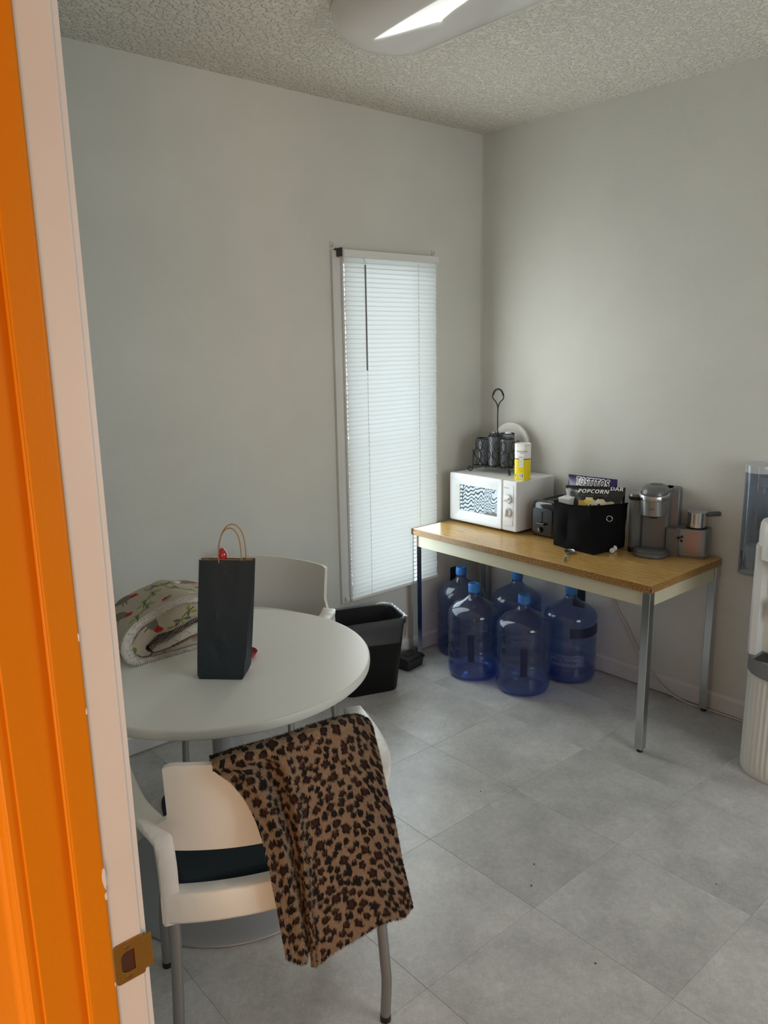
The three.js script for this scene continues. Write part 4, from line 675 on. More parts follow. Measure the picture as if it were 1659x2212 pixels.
// ---------------------------------------------------------------- water jugs
{
  const R = 0.133;
  const prof = [[0.0005, 0.030], [0.060, 0.026], [0.092, 0.004], [0.100, 0.0], [0.114, 0.002], [0.127, 0.012], [0.132, 0.030], [R, 0.050], [R - 0.001, 0.085], [R - 0.005, 0.090], [R - 0.001, 0.096], [R, 0.120], [R, 0.150], [R - 0.005, 0.156], [R - 0.006, 0.166], [R - 0.001, 0.172], [R, 0.210], [R - 0.002, 0.228], [R - 0.006, 0.233], [R - 0.006, 0.243], [R - 0.001, 0.249], [R, 0.275], [R - 0.001, 0.300], [R - 0.004, 0.305], [R - 0.001, 0.311], [R + 0.001, 0.325], [R - 0.002, 0.342], [0.122, 0.360], [0.104, 0.376], [0.080, 0.390], [0.055, 0.403], [0.038, 0.415], [0.030, 0.426], [0.0275, 0.436], [0.0275, 0.470], [0.0265, 0.474]];
  const body = lathe(prof, 72);
  const poly1 = phy(col(0.47, 0.56, 0.76), 0.06, { transmission: 0.94, thickness: 0, ior: 1.55 });
  const base = lathe([[0.0005, 0.034], [0.058, 0.030], [0.090, 0.009], [0.100, 0.0045], [0.112, 0.006], [0.124, 0.015], [0.1285, 0.030], [0.129, 0.046]], 64);
  const poly2 = phy(col(0.30, 0.46, 0.86), 0.08, { transmission: 0.85, thickness: 0, ior: 1.55 });
  const capG = lathe([[0.029, 0.446], [0.0305, 0.448], [0.0300, 0.484], [0.0285, 0.489], [0.016, 0.489], [0.0145, 0.484], [0.0005, 0.484]], 40);
  const capM = phy(col(0.045, 0.21, 0.58), 0.42), gripM = phy(col(0.004, 0.009, 0.055), 0.3);
  const neckG = lathe([[0.0262, 0.430], [0.0262, 0.470]], 32);
  const spots = [
    [-0.322, 0.158, 0.2, 0, 'blue water jug in the corner behind the chrome desk leg'],
    [-0.497, 0.415, -0.10, 1, 'blue water jug with upright handle bar next to the corner jug'],
    [-0.452, 0.705, 0.03, 1, 'blue water jug standing furthest out from under the oak desk'],
    [-0.165, 0.425, 2.2, 0, 'blue water jug against the wall behind the two handled jugs'],
    [-0.165, 0.775, 0, 2, 'blue water jug with a printed label next to the wall under the desk']];
  const print = (txt, w, h, flip) => canvasTex(w, h, (c, W, Hh) => { c.clearRect(0, 0, W, Hh); c.save(); c.translate(W / 2, Hh / 2); c.rotate(flip ? Math.PI : 0); c.fillStyle = 'rgba(150,165,205,0.30)'; c.fillRect(-W * 0.5, -Hh * 0.5, W, Hh); c.fillStyle = c.strokeStyle = 'rgba(8,14,60,0.92)'; c.lineWidth = 6; c.beginPath(); c.roundRect(-W * 0.47, -Hh * 0.44, W * 0.94, Hh * 0.88, 22); c.stroke(); c.textAlign = 'center'; c.font = 'italic bold ' + Hh * 0.34 + 'px serif'; c.fillText(txt[0], 0, Hh * 0.0, W * 0.85); c.font = 'bold ' + Hh * 0.12 + 'px sans-serif'; c.fillText(txt[1], 0, Hh * 0.18, W * 0.8); c.fillText(txt[2], 0, Hh * 0.34, W * 0.8); c.restore(); });
  const lab5 = print(['Absopure', 'WATER COMPANY', 'natural spring and steam distilled'], 768, 320, true), lab2 = print(['WATER', 'PLEASE RINSE', 'AND RETURN'], 512, 256, true);
  for (const [x, z, ry, kind, lab] of spots) {
    const j = thing('water_jug', lab, 'water jug', [x, 0, z], 0, 'blue five-gallon water jugs');
    mesh('shell', body, poly1, j).userData.label = 'clear blue plastic shell';
    mesh('thick_base', base, poly2, j); mesh('neck', neckG, poly2, j);
    mesh('cap', capG, capM, j).userData.label = 'bright blue push-on cap';
    const yaw = Math.atan2(-3.34 - x, 3.01 - z) + ry;                // which way the grip or print is turned
    if (kind === 1) {
      const g = mesh('handle_grip', [rb(-0.016, 0.016, 0.110, 0.258, 0.112, 0.1345, 0.005)], gripM, j); g.rotation.y = yaw; g.userData.label = 'dark blue handle bar moulded in the shell';
      const rc = mesh('handle_recess', lathe([[0.0005, 0], [0.040, 0.004], [0.062, 0.014], [0.064, 0.018]], 32).scale(1, 0.6, 0.5).translate(0, 0.098, 0.072), poly2, j); rc.rotation.y = yaw;
      const pl = mesh('print', new THREE.CylinderGeometry(R - 0.0075, R - 0.0075, 0.05, 24, 1, true, Math.PI - 0.55, 1.1).translate(0, 0.206, 0), std(0xffffff, 0.5, { map: lab2, transparent: true }), j); pl.rotation.y = yaw;
    }
    if (kind === 2) {
      const pl = mesh('print', new THREE.CylinderGeometry(R + 0.0008, R + 0.0008, 0.062, 32, 1, true, -0.75, 1.45).translate(0, 0.129, 0), std(0xffffff, 0.5, { map: lab5, transparent: true }), j); pl.rotation.y = yaw - 0.15;
      const bandM = mesh('label_band', new THREE.CylinderGeometry(R + 0.0006, R + 0.0006, 0.050, 32, 1, true, -0.2, 1.5).translate(0, 0.276, 0), phy(col(0.010, 0.016, 0.05), 0.4), j); bandM.rotation.y = yaw + 0.2;
    }
  }
}
// ---------------------------------------------------------------- waste bin with liner, and the black box beside it
{
  const a = -0.353;
  const t = thing('waste_bin', 'black plastic waste bin with a clear liner beside the round table', 'waste bin', [-1.022, 0, 0.168], a);
  const blk = phy(col(0.005, 0.005, 0.0055), 0.5, { specularIntensity: 0.5 }), S = (w, d, y, r = 0.05) => rrect(w, d, r, y, 8);
  mesh('bin', loft([S(0.278, 0.180, 0), S(0.284, 0.186, 0.006), S(0.350, 0.245, 0.352), S(0.362, 0.256, 0.356), S(0.364, 0.258, 0.378), S(0.358, 0.252, 0.382), S(0.346, 0.240, 0.378), S(0.342, 0.236, 0.350), S(0.274, 0.176, 0.010)], { cap0: true, cap1: true, crease: 0.6 }), blk, t);
  const film = phy(col(0.90, 0.90, 0.91), 0.10, { transmission: 0.985, thickness: 0, ior: 1.5 }); film.side = THREE.DoubleSide;
  const wav = (w, d, y, amp, seed, dy = 0) => S(w, d, y, 0.055).map((p, i) => { const s = Math.hypot(p.x, p.z), q = amp * (noise(p.x * 26 + seed, y * 14, p.z * 26) + 0.5 * noise(p.x * 70, y * 34 + seed, p.z * 70)); return V(p.x * (1 + q / s), y + dy * noise(p.x * 9 + seed, 3, p.z * 9), p.z * (1 + q / s)); });
  const rings = []; for (let k = 0; k <= 10; k++) { const v = k / 10; rings.push(wav(lerp(0.356, 0.372, v) + 0.006, lerp(0.252, 0.266, v) + 0.006, lerp(0.268, 0.386, v), 0.009 * (1 - 0.4 * v), 3 + v * 2, 0.030 * (1 - v))); }
  rings.push(wav(0.364, 0.258, 0.392, 0.003, 5, 0.003), wav(0.346, 0.240, 0.388, 0.004, 5, 0.003));
  for (let k = 1; k <= 10; k++) { const v = k / 10; rings.push(wav(lerp(0.340, 0.300, v), lerp(0.234, 0.200, v), lerp(0.380, 0.10, v), 0.010, 9 + v, 0)); }
  mesh('liner', loft(rings, { crease: 0.35 }), film, t).userData.label = 'clear wrinkled plastic liner folded over the rim';
}
{
  const b = thing('bait_box', 'small black plastic box on the floor between the waste bin and the desk leg', 'box', [-0.688, 0, 0.122], 0.16);
  const blk = phy(col(0.013, 0.013, 0.014), 0.45);
  mesh('tray', loft([rrect(0.128, 0.092, 0.012, 0), rrect(0.142, 0.104, 0.014, 0.045)], { cap0: true, cap1: true, crease: 0.5 }), blk, b);
  mesh('lid', [loft([rrect(0.150, 0.112, 0.014, 0.0455), rrect(0.152, 0.114, 0.015, 0.052), rrect(0.134, 0.096, 0.012, 0.064), rrect(0.120, 0.084, 0.010, 0.066)], { cap0: true, cap1: true, crease: 0.4 }), rb(-0.03, 0.03, 0.064, 0.069, -0.02, 0.02, 0.002)], blk, b);
}
// ---------------------------------------------------------------- round table
const RT = [-2.232, 0.923];
{
  const t = thing('round_table', 'round white pedestal table with grey column and disc foot', 'table', [RT[0], 0, RT[1]]);
  const lam = phy(col(0.87, 0.865, 0.83), 0.34, { bumpMap: wallBump, bumpScale: 0.0001 }), edge = phy(col(0.74, 0.73, 0.67), 0.4), grey = phy(col(0.30, 0.315, 0.335), 0.42, { metalness: 0.25 });
  mesh('tabletop', lathe([[0.0005, TT - 0.028], [0.460, TT - 0.028], [0.462, TT - 0.0005], [0.468, TT - 0.0002], [0.468, TT], [0.0005, TT]], 128), lam, t);
  mesh('edge_band', lathe([[0.4615, TT - 0.029], [0.468, TT - 0.0285], [0.4715, TT - 0.025], [0.473, TT - 0.014], [0.4725, TT - 0.004], [0.470, TT - 0.0006], [0.4675, TT - 0.0001]], 128), edge, t);
  mesh('column', lathe([[0.044, 0.09], [0.043, 0.12], [0.043, TT - 0.028]], 48), grey, t);
  mesh('mounting_plate', lathe([[0.0005, TT - 0.042], [0.12, TT - 0.042], [0.13, TT - 0.0285], [0.0005, TT - 0.0285]], 32), M.dark, t);
  mesh('foot_disc', lathe([[0.0005, 0], [0.372, 0], [0.3755, 0.004], [0.374, 0.010], [0.355, 0.018], [0.30, 0.032], [0.20, 0.056], [0.11, 0.080], [0.07, 0.094], [0.05, 0.108], [0.044, 0.13]], 96), grey, t);
}
// ---------------------------------------------------------------- armchairs
function makeChair(label, fz = -0.400) {
  const c = thing('armchair', label, 'chair');
  const pl = phy(col(0.76, 0.735, 0.69), 0.42, { bumpMap: wallBump, bumpScale: 0.00015 }), tubeM = std(col(0.33, 0.325, 0.32), 0.36, { metalness: 0.75 }), navy = std(col(0.008, 0.022, 0.034), 0.75);
  const zr = (x, v) => lerp(0.040, 0.064, v) - 0.055 * (x / 0.235) ** 2;
  mesh('backrest', slab((u, v) => { const x = (u - 0.5) * 2 * (lerp(0.238, 0.243, v) + 0.028 * (1 - smooth(0.22, 0.40, v))), e = Math.abs(2 * u - 1); return V(x, lerp(0.618, 0.836, v) - 0.008 * smooth(0.93, 1, e) * smooth(0.6, 1, v), zr(x, v) - 0.016 * smooth(0.86, 1, e) * (1 - smooth(0.20, 0.40, v))); }, 40, 16, 0.013), pl, c);
  for (const s of [-1, 1]) {
    const path = [[0.247, 0.454, -0.010], [0.248, 0.54, -0.010], [0.249, 0.605, -0.010], [0.253, 0.645, -0.017], [0.268, 0.668, -0.045], [0.289, 0.675, -0.092], [0.304, 0.675, -0.15], [0.319, 0.670, -0.27], [0.330, 0.655, -0.42]].map(p => [s * p[0], p[1], p[2]]);
    mesh('arm', sweep(path, t => [lerp(0.040, 0.054, smooth(0.3, 0.55, t)), lerp(0.046, 0.021, smooth(0.24, 0.46, t)), 0.007], () => V(1, 0, 0), 60, 4), pl, c);
  }
  const rearZ = x => 0.010 + 0.050 * (1 - (x / 0.268) ** 2);
  const sh = new THREE.Shape(); sh.moveTo(-0.262, 0.03); for (let i = 0; i <= 20; i++) { const x = -0.262 + i / 20 * 0.524; sh.lineTo(x, -rearZ(x) + 0.012); } sh.lineTo(0.262, 0.38); sh.quadraticCurveTo(0.26, 0.445, 0.20, 0.452); sh.lineTo(-0.20, 0.452); sh.quadraticCurveTo(-0.26, 0.445, -0.262, 0.38); sh.closePath();
  mesh('seat_shell', extrude(sh, 0.046, 0.010, 4).rotateX(-Math.PI / 2).translate(0, 0.454, 0), pl, c);
  const rim = []; for (let i = 0; i <= 16; i++) { const x = -0.262 + i / 16 * 0.524; rim.push([x, 0.492, rearZ(x) - 0.024]); }
  mesh('rear_rail', sweep(rim, () => [0.078, 0.044, 0.010], () => V(0, 1, 0), 48, 4), pl, c);
  const cs = new THREE.Shape(); cs.moveTo(-0.20, 0.030); cs.quadraticCurveTo(0, -0.005, 0.20, 0.030); cs.quadraticCurveTo(0.228, 0.034, 0.228, 0.06); cs.lineTo(0.228, 0.37); cs.quadraticCurveTo(0.228, 0.43, 0.18, 0.432); cs.lineTo(-0.18, 0.432); cs.quadraticCurveTo(-0.228, 0.43, -0.228, 0.37); cs.lineTo(-0.228, 0.06); cs.quadraticCurveTo(-0.228, 0.034, -0.20, 0.030);
  mesh('seat_cushion', extrude(cs, 0.030, 0.012, 4).rotateX(-Math.PI / 2).translate(0, 0.494, 0), navy, c).userData.label = 'dark blue upholstered seat';
  for (const s of [-1, 1]) {
    for (const rear of [true, false]) {
      const pts = rear ? [[s * 0.243, 0.462, -0.004], [s * 0.246, 0.34, 0.0], [s * 0.254, 0.17, 0.008], [s * 0.256, 0.13, 0.009], [s * 0.254, 0.012, 0.002]] : [[s * 0.228, 0.462, fz + 0.04], [s * 0.236, 0.3, fz + 0.025], [s * 0.246, 0.15, fz + 0.005], [s * 0.247, 0.012, fz]];
      const l = mesh('leg', tube(pts, 0.0132, 40, 16), tubeM, c), e = pts[pts.length - 1];
      mesh('glide', cyl(e[0], 0, 0.016, e[2], 0.0142, 0.0142, 20), M.blackPlastic, l);
    }
  }
  return c;
}
const chairA = makeChair('white plastic armchair with a leopard blanket over its back');
chairA.position.set(-2.495, 0, 1.640); chairA.rotation.y = -0.3386;
const chairB = makeChair('white plastic armchair with bare back, across the round table by the blind', -0.345);
chairB.position.set(-1.672, 0, 0.382); chairB.rotation.y = 2.026;
// ---------------------------------------------------------------- leopard blanket over the near chair
{
  const b = thing('leopard_blanket', 'plush leopard-print blanket draped over the back of an armchair', 'blanket', [-2.495, 0, 1.640], -0.3386);
  const TS = 0.50, SZ = 1024; let data;
  const tex = canvasTex(SZ, SZ, (c, w, h) => {
    const r = rng(77); c.fillStyle = '#8a7560'; c.fillRect(0, 0, w, h);
    for (let i = 0; i < 26000; i++) { const x = r() * w, y = r() * h, k = r(); c.strokeStyle = k < 0.5 ? `rgba(178,160,140,${0.10 + 0.25 * r()})` : `rgba(112,84,58,${0.10 + 0.25 * r()})`; c.lineWidth = 1 + r(); c.beginPath(); c.moveTo(x, y); c.lineTo(x + (r() - 0.5) * 6, y + 8 + r() * 9); c.stroke(); }
    const pts = []; for (let t = 0; t < 30000 && pts.length < 520; t++) { const x = r() * w, y = r() * h, s = 13 + 15 * r(); if (pts.every(p => { let dx = Math.abs(p[0] - x), dy = Math.abs(p[1] - y); dx = Math.min(dx, w - dx); dy = Math.min(dy, h - dy); return Math.hypot(dx, dy) > (p[2] + s) * 1.17; })) pts.push([x, y, s]); }
    for (const [x0, y0, s] of pts) {
      const ph = r() * 6.28, ec = 0.72 + 0.28 * r(), rot = r() * 3.14, brown = r() < 0.72 && s > 15, lob = 3 + (r() * 3 | 0), k1 = 0.12 + 0.16 * r();
      for (const ox of [-w, 0, w]) for (const oy of [-h, 0, h]) {
        const x = x0 + ox, y = y0 + oy; if (x < -60 || y < -60 || x > w + 60 || y > h + 60) continue;
        const blob = (sc, colr, n, jit) => { const q = rng((x0 * 13 + y0 * 7 + sc * 100) | 0); for (let i = 0; i < n; i++) { const a = q() * 6.283, m = Math.sqrt(q()), rad = s * sc * (1 + k1 * Math.sin(lob * a + ph)) * m, px = Math.cos(a) * rad, py = Math.sin(a) * rad * ec, X = x + px * Math.cos(rot) - py * Math.sin(rot), Y = y + px * Math.sin(rot) + py * Math.cos(rot); c.strokeStyle = colr; c.lineWidth = 1.6 + 1.6 * q(); c.beginPath(); c.moveTo(X, Y - 2); c.lineTo(X + (q() - 0.5) * jit, Y + 4 + q() * jit); c.stroke(); } };
        blob(1.0, '#0d0705', s * 22, 6);
        if (brown) blob(0.42, '#3c180b', s * 7, 5);
      }
    }
    data = c.getImageData(0, 0, w, h).data;
  });
  const interp = (arr, t) => { const n = arr.length - 1, k = Math.min(n - 1, Math.floor(t * n)), f = t * n - k, p0 = arr[Math.max(0, k - 1)], p1 = arr[k], p2 = arr[k + 1], p3 = arr[Math.min(n, k + 2)]; return [0, 1].map(i => 0.5 * ((2 * p1[i]) + (-p0[i] + p2[i]) * f + (2 * p0[i] - 5 * p1[i] + 4 * p2[i] - p3[i]) * f * f + (-p0[i] + 3 * p1[i] - 3 * p2[i] + p3[i]) * f * f * f)); };
  const top = [[-0.145, 0.846], [-0.085, 0.862], [-0.007, 0.872], [0.10, 0.882], [0.183, 0.872], [0.226, 0.845]];
  const right = [[0.226, 0.845], [0.241, 0.772], [0.256, 0.68], [0.270, 0.57], [0.287, 0.46], [0.302, 0.377]];
  const bottom = [[-0.018, 0.352], [0.008, 0.332], [0.030, 0.333], [0.040, 0.342], [0.050, 0.308], [0.066, 0.300], [0.105, 0.322], [0.153, 0.337], [0.20, 0.352], [0.24, 0.358], [0.276, 0.356], [0.302, 0.377]];
  const left = [[-0.145, 0.846], [-0.112, 0.815], [-0.082, 0.76], [-0.058, 0.68], [-0.042, 0.573], [-0.028, 0.45], [-0.018, 0.352]];
  const coons = (u, v) => { const T = interp(top, u), B = interp(bottom, u), L = interp(left, v), R = interp(right, v), o = []; for (let i = 0; i < 2; i++) o.push((1 - v) * T[i] + v * B[i] + (1 - u) * L[i] + u * R[i] - ((1 - u) * (1 - v) * top[0][i] + u * (1 - v) * top[5][i] + (1 - u) * v * bottom[0][i] + u * v * bottom[11][i])); return o; };
  const backZ = (x, y) => { const v = Math.min(1, Math.max(0, (y - 0.618) / 0.218)); return lerp(0.040, 0.064, v) - 0.055 * (x / 0.235) ** 2; };
  const fold = (u, v, x, y) => { const w = smooth(0.0, 0.10, v); const f1 = 0.020 * Math.exp(-(((u - 0.41 + 0.06 * v) / 0.045) ** 2)), f2 = -0.014 * Math.exp(-(((u - 0.30 + 0.03 * v) / 0.06) ** 2)), f3 = 0.013 * Math.exp(-(((u - 0.16) / 0.05) ** 2)), f4 = 0.006 * Math.sin(u * 9 + 1); return w * (f1 + f2 + f3 + f4) + 0.006 * noise(x * 10, y * 8, 2) * w; };
  const V1 = 0.20, V2 = 0.27;
  const surf = (uu, vv) => {
    const u = 1 - uu;
    if (vv >= V2) { const v = (vv - V2) / (1 - V2), [x, y] = coons(u, v); const zb = Math.max(backZ(x, Math.max(y, 0.62)), 0.018); return V(x, y - 0.012 * (1 - v), lerp(zb, 0.030 + 0.35 * zb, smooth(0.35, 0.9, v)) + 0.020 + 0.022 * smooth(0.35, 0.6, v) + fold(u, v, x, y)); }
    const [x, y] = coons(u, 0), zb = Math.max(backZ(x, 0.83), 0.018), zo = zb + 0.020 + fold(u, 0, x, y), zi = zb - 0.026;
    if (vv >= V1) { const t = (vv - V1) / (V2 - V1), a = Math.PI * (1 - t); return V(x, y - 0.012 + 0.014 * Math.sin(a), (zo + zi) / 2 + (zo - zi) / 2 * Math.cos(a)); }
    const t = vv / V1; return V(x * lerp(0.94, 1, t), lerp(0.640, y - 0.012, t), zi - 0.016 * (1 - t) + 0.004 * noise(x * 15, t * 3));
  };
  const g = slab(surf, 110, 150, 0.012, [1, 1], 1.2);
  // lay the print out in metres along the cloth
  const cols = 111, rows = 151, UU = new Float32Array(cols * rows), VV = new Float32Array(cols * rows), PP = [];
  for (let j = 0; j < rows; j++) for (let i = 0; i < cols; i++) PP.push(surf(i / 110, j / 150));
  for (let j = 0; j < rows; j++) { for (let i = 1; i < cols; i++) UU[j * cols + i] = UU[j * cols + i - 1] + PP[j * cols + i].distanceTo(PP[j * cols + i - 1]); const mid = UU[j * cols + 40]; for (let i = 0; i < cols; i++) UU[j * cols + i] -= mid; }
  for (let i = 0; i < cols; i++) for (let j = 1; j < rows; j++) VV[j * cols + i] = VV[(j - 1) * cols + i] + PP[j * cols + i].distanceTo(PP[(j - 1) * cols + i]);
  const uvA = g.attributes.uv; for (let k = 0; k < uvA.count; k++) { const i = Math.round(uvA.getX(k) * 110), j = Math.round(uvA.getY(k) * 150), q = j * cols + i; uvA.setXY(k, UU[q] / TS, VV[q] / TS); }
  const cm = std(col(0.92, 0.90, 0.88), 0.95, { map: tex }); mesh('cloth', g, cm, b);
  // pile: short hairs standing off the cloth, each the colour of the print under it
  const hair = new THREE.BufferGeometry(); hair.setAttribute('position', new THREE.Float32BufferAttribute([-0.5, 0, 0, 0.5, 0, 0, 0.1, 1, 0.25], 3)); hair.setAttribute('normal', new THREE.Float32BufferAttribute([0, 0, 1, 0, 0, 1, 0, 0, 1], 3)); hair.setIndex([0, 1, 2]);
  const N = 60000, im = new THREE.InstancedMesh(hair, std(col(1, 1, 1), 0.95, { side: THREE.DoubleSide }), N), r = rng(5), mt = new THREE.Matrix4(), cc = new THREE.Color();
  for (let k = 0; k < N; k++) {
    const u = r(), v = 0.16 + 0.84 * r(), p = surf(u, v), e = 2e-3, du = surf(Math.min(1, u + e), v).sub(surf(Math.max(0, u - e), v)).normalize(), dv = surf(u, Math.min(1, v + e)).sub(surf(u, Math.max(0, v - e))).normalize(), n = du.clone().cross(dv).normalize();
    const y = n.clone().multiplyScalar(0.55).addScaledVector(dv, 0.9 + 0.3 * r()).addScaledVector(du, (r() - 0.5) * 0.7).normalize(), x = du.clone().addScaledVector(y, -du.dot(y)).normalize(), z = x.clone().cross(y);
    const len = 0.0042 + 0.0025 * r(), wd = 0.0010; mt.makeBasis(x.multiplyScalar(wd), y.multiplyScalar(len), z.multiplyScalar(len)); mt.setPosition(p.addScaledVector(n, 0.0002)); im.setMatrixAt(k, mt);
    const i = Math.round(u * 110), j = Math.round(v * 150), q = j * cols + i; let tx = UU[q] / TS, ty = VV[q] / TS; tx -= Math.floor(tx); ty -= Math.floor(ty); const o = ((Math.min(SZ - 1, ((1 - ty) * SZ) | 0)) * SZ + Math.min(SZ - 1, (tx * SZ) | 0)) * 4; cc.setRGB(data[o] / 255, data[o + 1] / 255, data[o + 2] / 255, THREE.SRGBColorSpace); const lum = 0.9 + 0.25 * r(); im.setColorAt(k, cc.multiplyScalar(lum));
  }
  im.name = 'pile'; im.userData.kind = 'stuff'; im.castShadow = im.receiveShadow = true; b.add(im);
}
// ---------------------------------------------------------------- paper bag on the round table
{
  const b = thing('paper_bag', 'tall dark navy paper gift bag with brown twisted handles on the round table', 'paper bag', [-2.281, TT, 1.036], -0.79);
  const paper = std(col(0.016, 0.025, 0.032), 0.72, { bumpMap: fieldTex(512, (x, y, i) => nB[i], { repeat: [6, 6] }), bumpScale: 0.0015 }), kraft = std(col(0.42, 0.24, 0.105), 0.8);
  const rings = [], K = 26, hh = 0.358;
  const side = (v, q, w, d) => 0.026 * smooth(0.08, 0.75, v) * (1 - Math.abs(2 * q - 1));     // gusset folded in
  for (let k = 0; k <= K; k++) {
    const v = k / K, y = 0.001 + v * hh, w = lerp(0.138, 0.162, Math.pow(v, 0.8)) - (v < 0.03 ? 0.008 : 0), d = lerp(0.088, 0.018, Math.pow(v, 1.3)) - (v < 0.03 ? 0.006 : 0), ring = [], n1 = 14, n2 = 8;
    const cr = (x, z, s) => 0.0045 * Math.sin(Math.min(1, v * 4) * 1.57) * (noise(x * 28 + s, y * 20, z * 28) + 0.6 * noise(x * 55, y * 46 + s, 7));
    for (let i = 0; i < n1; i++) { const q = i / n1, x = lerp(-w / 2, w / 2, q); ring.push(V(x, y, d / 2 + cr(x, d / 2, 1) * Math.sin(Math.PI * q))); }
    for (let i = 0; i < n2; i++) { const q = i / n2, z = lerp(d / 2, -d / 2, q); ring.push(V(w / 2 - side(v, q) + cr(w / 2, z, 2), y + 0.002 * noise(z * 20, v), z)); }
    for (let i = 0; i < n1; i++) { const q = i / n1, x = lerp(w / 2, -w / 2, q); ring.push(V(x, y, -d / 2 + cr(x, -d / 2, 3) * Math.sin(Math.PI * q))); }
    for (let i = 0; i < n2; i++) { const q = i / n2, z = lerp(-d / 2, d / 2, q); ring.push(V(-w / 2 + side(v, q) + cr(-w / 2, z, 4), y, z)); }
    rings.push(ring.map(p => V(p.x + 0.030 * v, p.y, p.z)));
  }
  mesh('bag', loft(rings, { cap0: true, crease: 0.22 }), paper, b);
  mesh('lining', loft(rings.map(r => { return r.map(p => V((p.x - 0.015) * 0.985 + 0.015, p.y - 0.0006, p.z * 0.975)); }), { cap0: true, crease: 0.22 }), kraft, b).userData.label = 'brown kraft inside of the bag';
  const top = rings[K]; mesh('torn_edge', tube(top.map(p => p.clone()), 0.0009, 140, 5, true), kraft, b);
  for (const [z, x0, x1, h] of [[0.0075, 0.006, 0.074, 0.096], [-0.0075, 0.004, 0.084, 0.104]]) {
    const pts = []; for (let i = 0; i <= 24; i++) { const t = i / 24, a = Math.PI * t; pts.push(V(lerp(x0, x1, (1 - Math.cos(a)) / 2) + 0.006 * Math.sin(a), hh - 0.04 + 0.04 * Math.min(1, Math.sin(a) * 4) + (h) * Math.pow(Math.sin(a), 0.75), z * 0.96 + 0.004 * Math.sin(a))); }
    mesh('handle', tube(pts, 0.0019, 90, 6), kraft, b);
  }
  // red ornament inside the bag; its hidden body is added to hold it up
  const o = thing('red_ornament', 'red glossy knobbed bottle top peeking out of the paper bag', 'ornament', [-2.268, TT + 0.003, 1.046]);
  mesh('ornament', lathe([[0.0005, 0], [0.020, 0], [0.022, 0.004], [0.022, 0.16], [0.014, 0.22], [0.0065, 0.31], [0.006, 0.337], [0.0070, 0.342]], 32), phy(col(0.16, 0.005, 0.010), 0.2), o);
  mesh('knob', lathe([[0.0085, 0.342], [0.0115, 0.348], [0.0085, 0.353], [0.0125, 0.361], [0.0140, 0.369], [0.0110, 0.379], [0.0045, 0.387], [0.0005, 0.389]], 32), phy(col(0.42, 0.008, 0.020), 0.16, { clearcoat: 0.7 }), o);
  const d = thing('red_dish', 'small red dish on the round table behind the paper bag', 'dish', [-2.168, TT, 0.960]);
  mesh('dish', lathe([[0.0005, 0], [0.026, 0], [0.038, 0.006], [0.0435, 0.016], [0.0425, 0.017], [0.036, 0.009], [0.024, 0.004], [0.0005, 0.004]], 48), phy(col(0.42, 0.012, 0.022), 0.22), d);
}
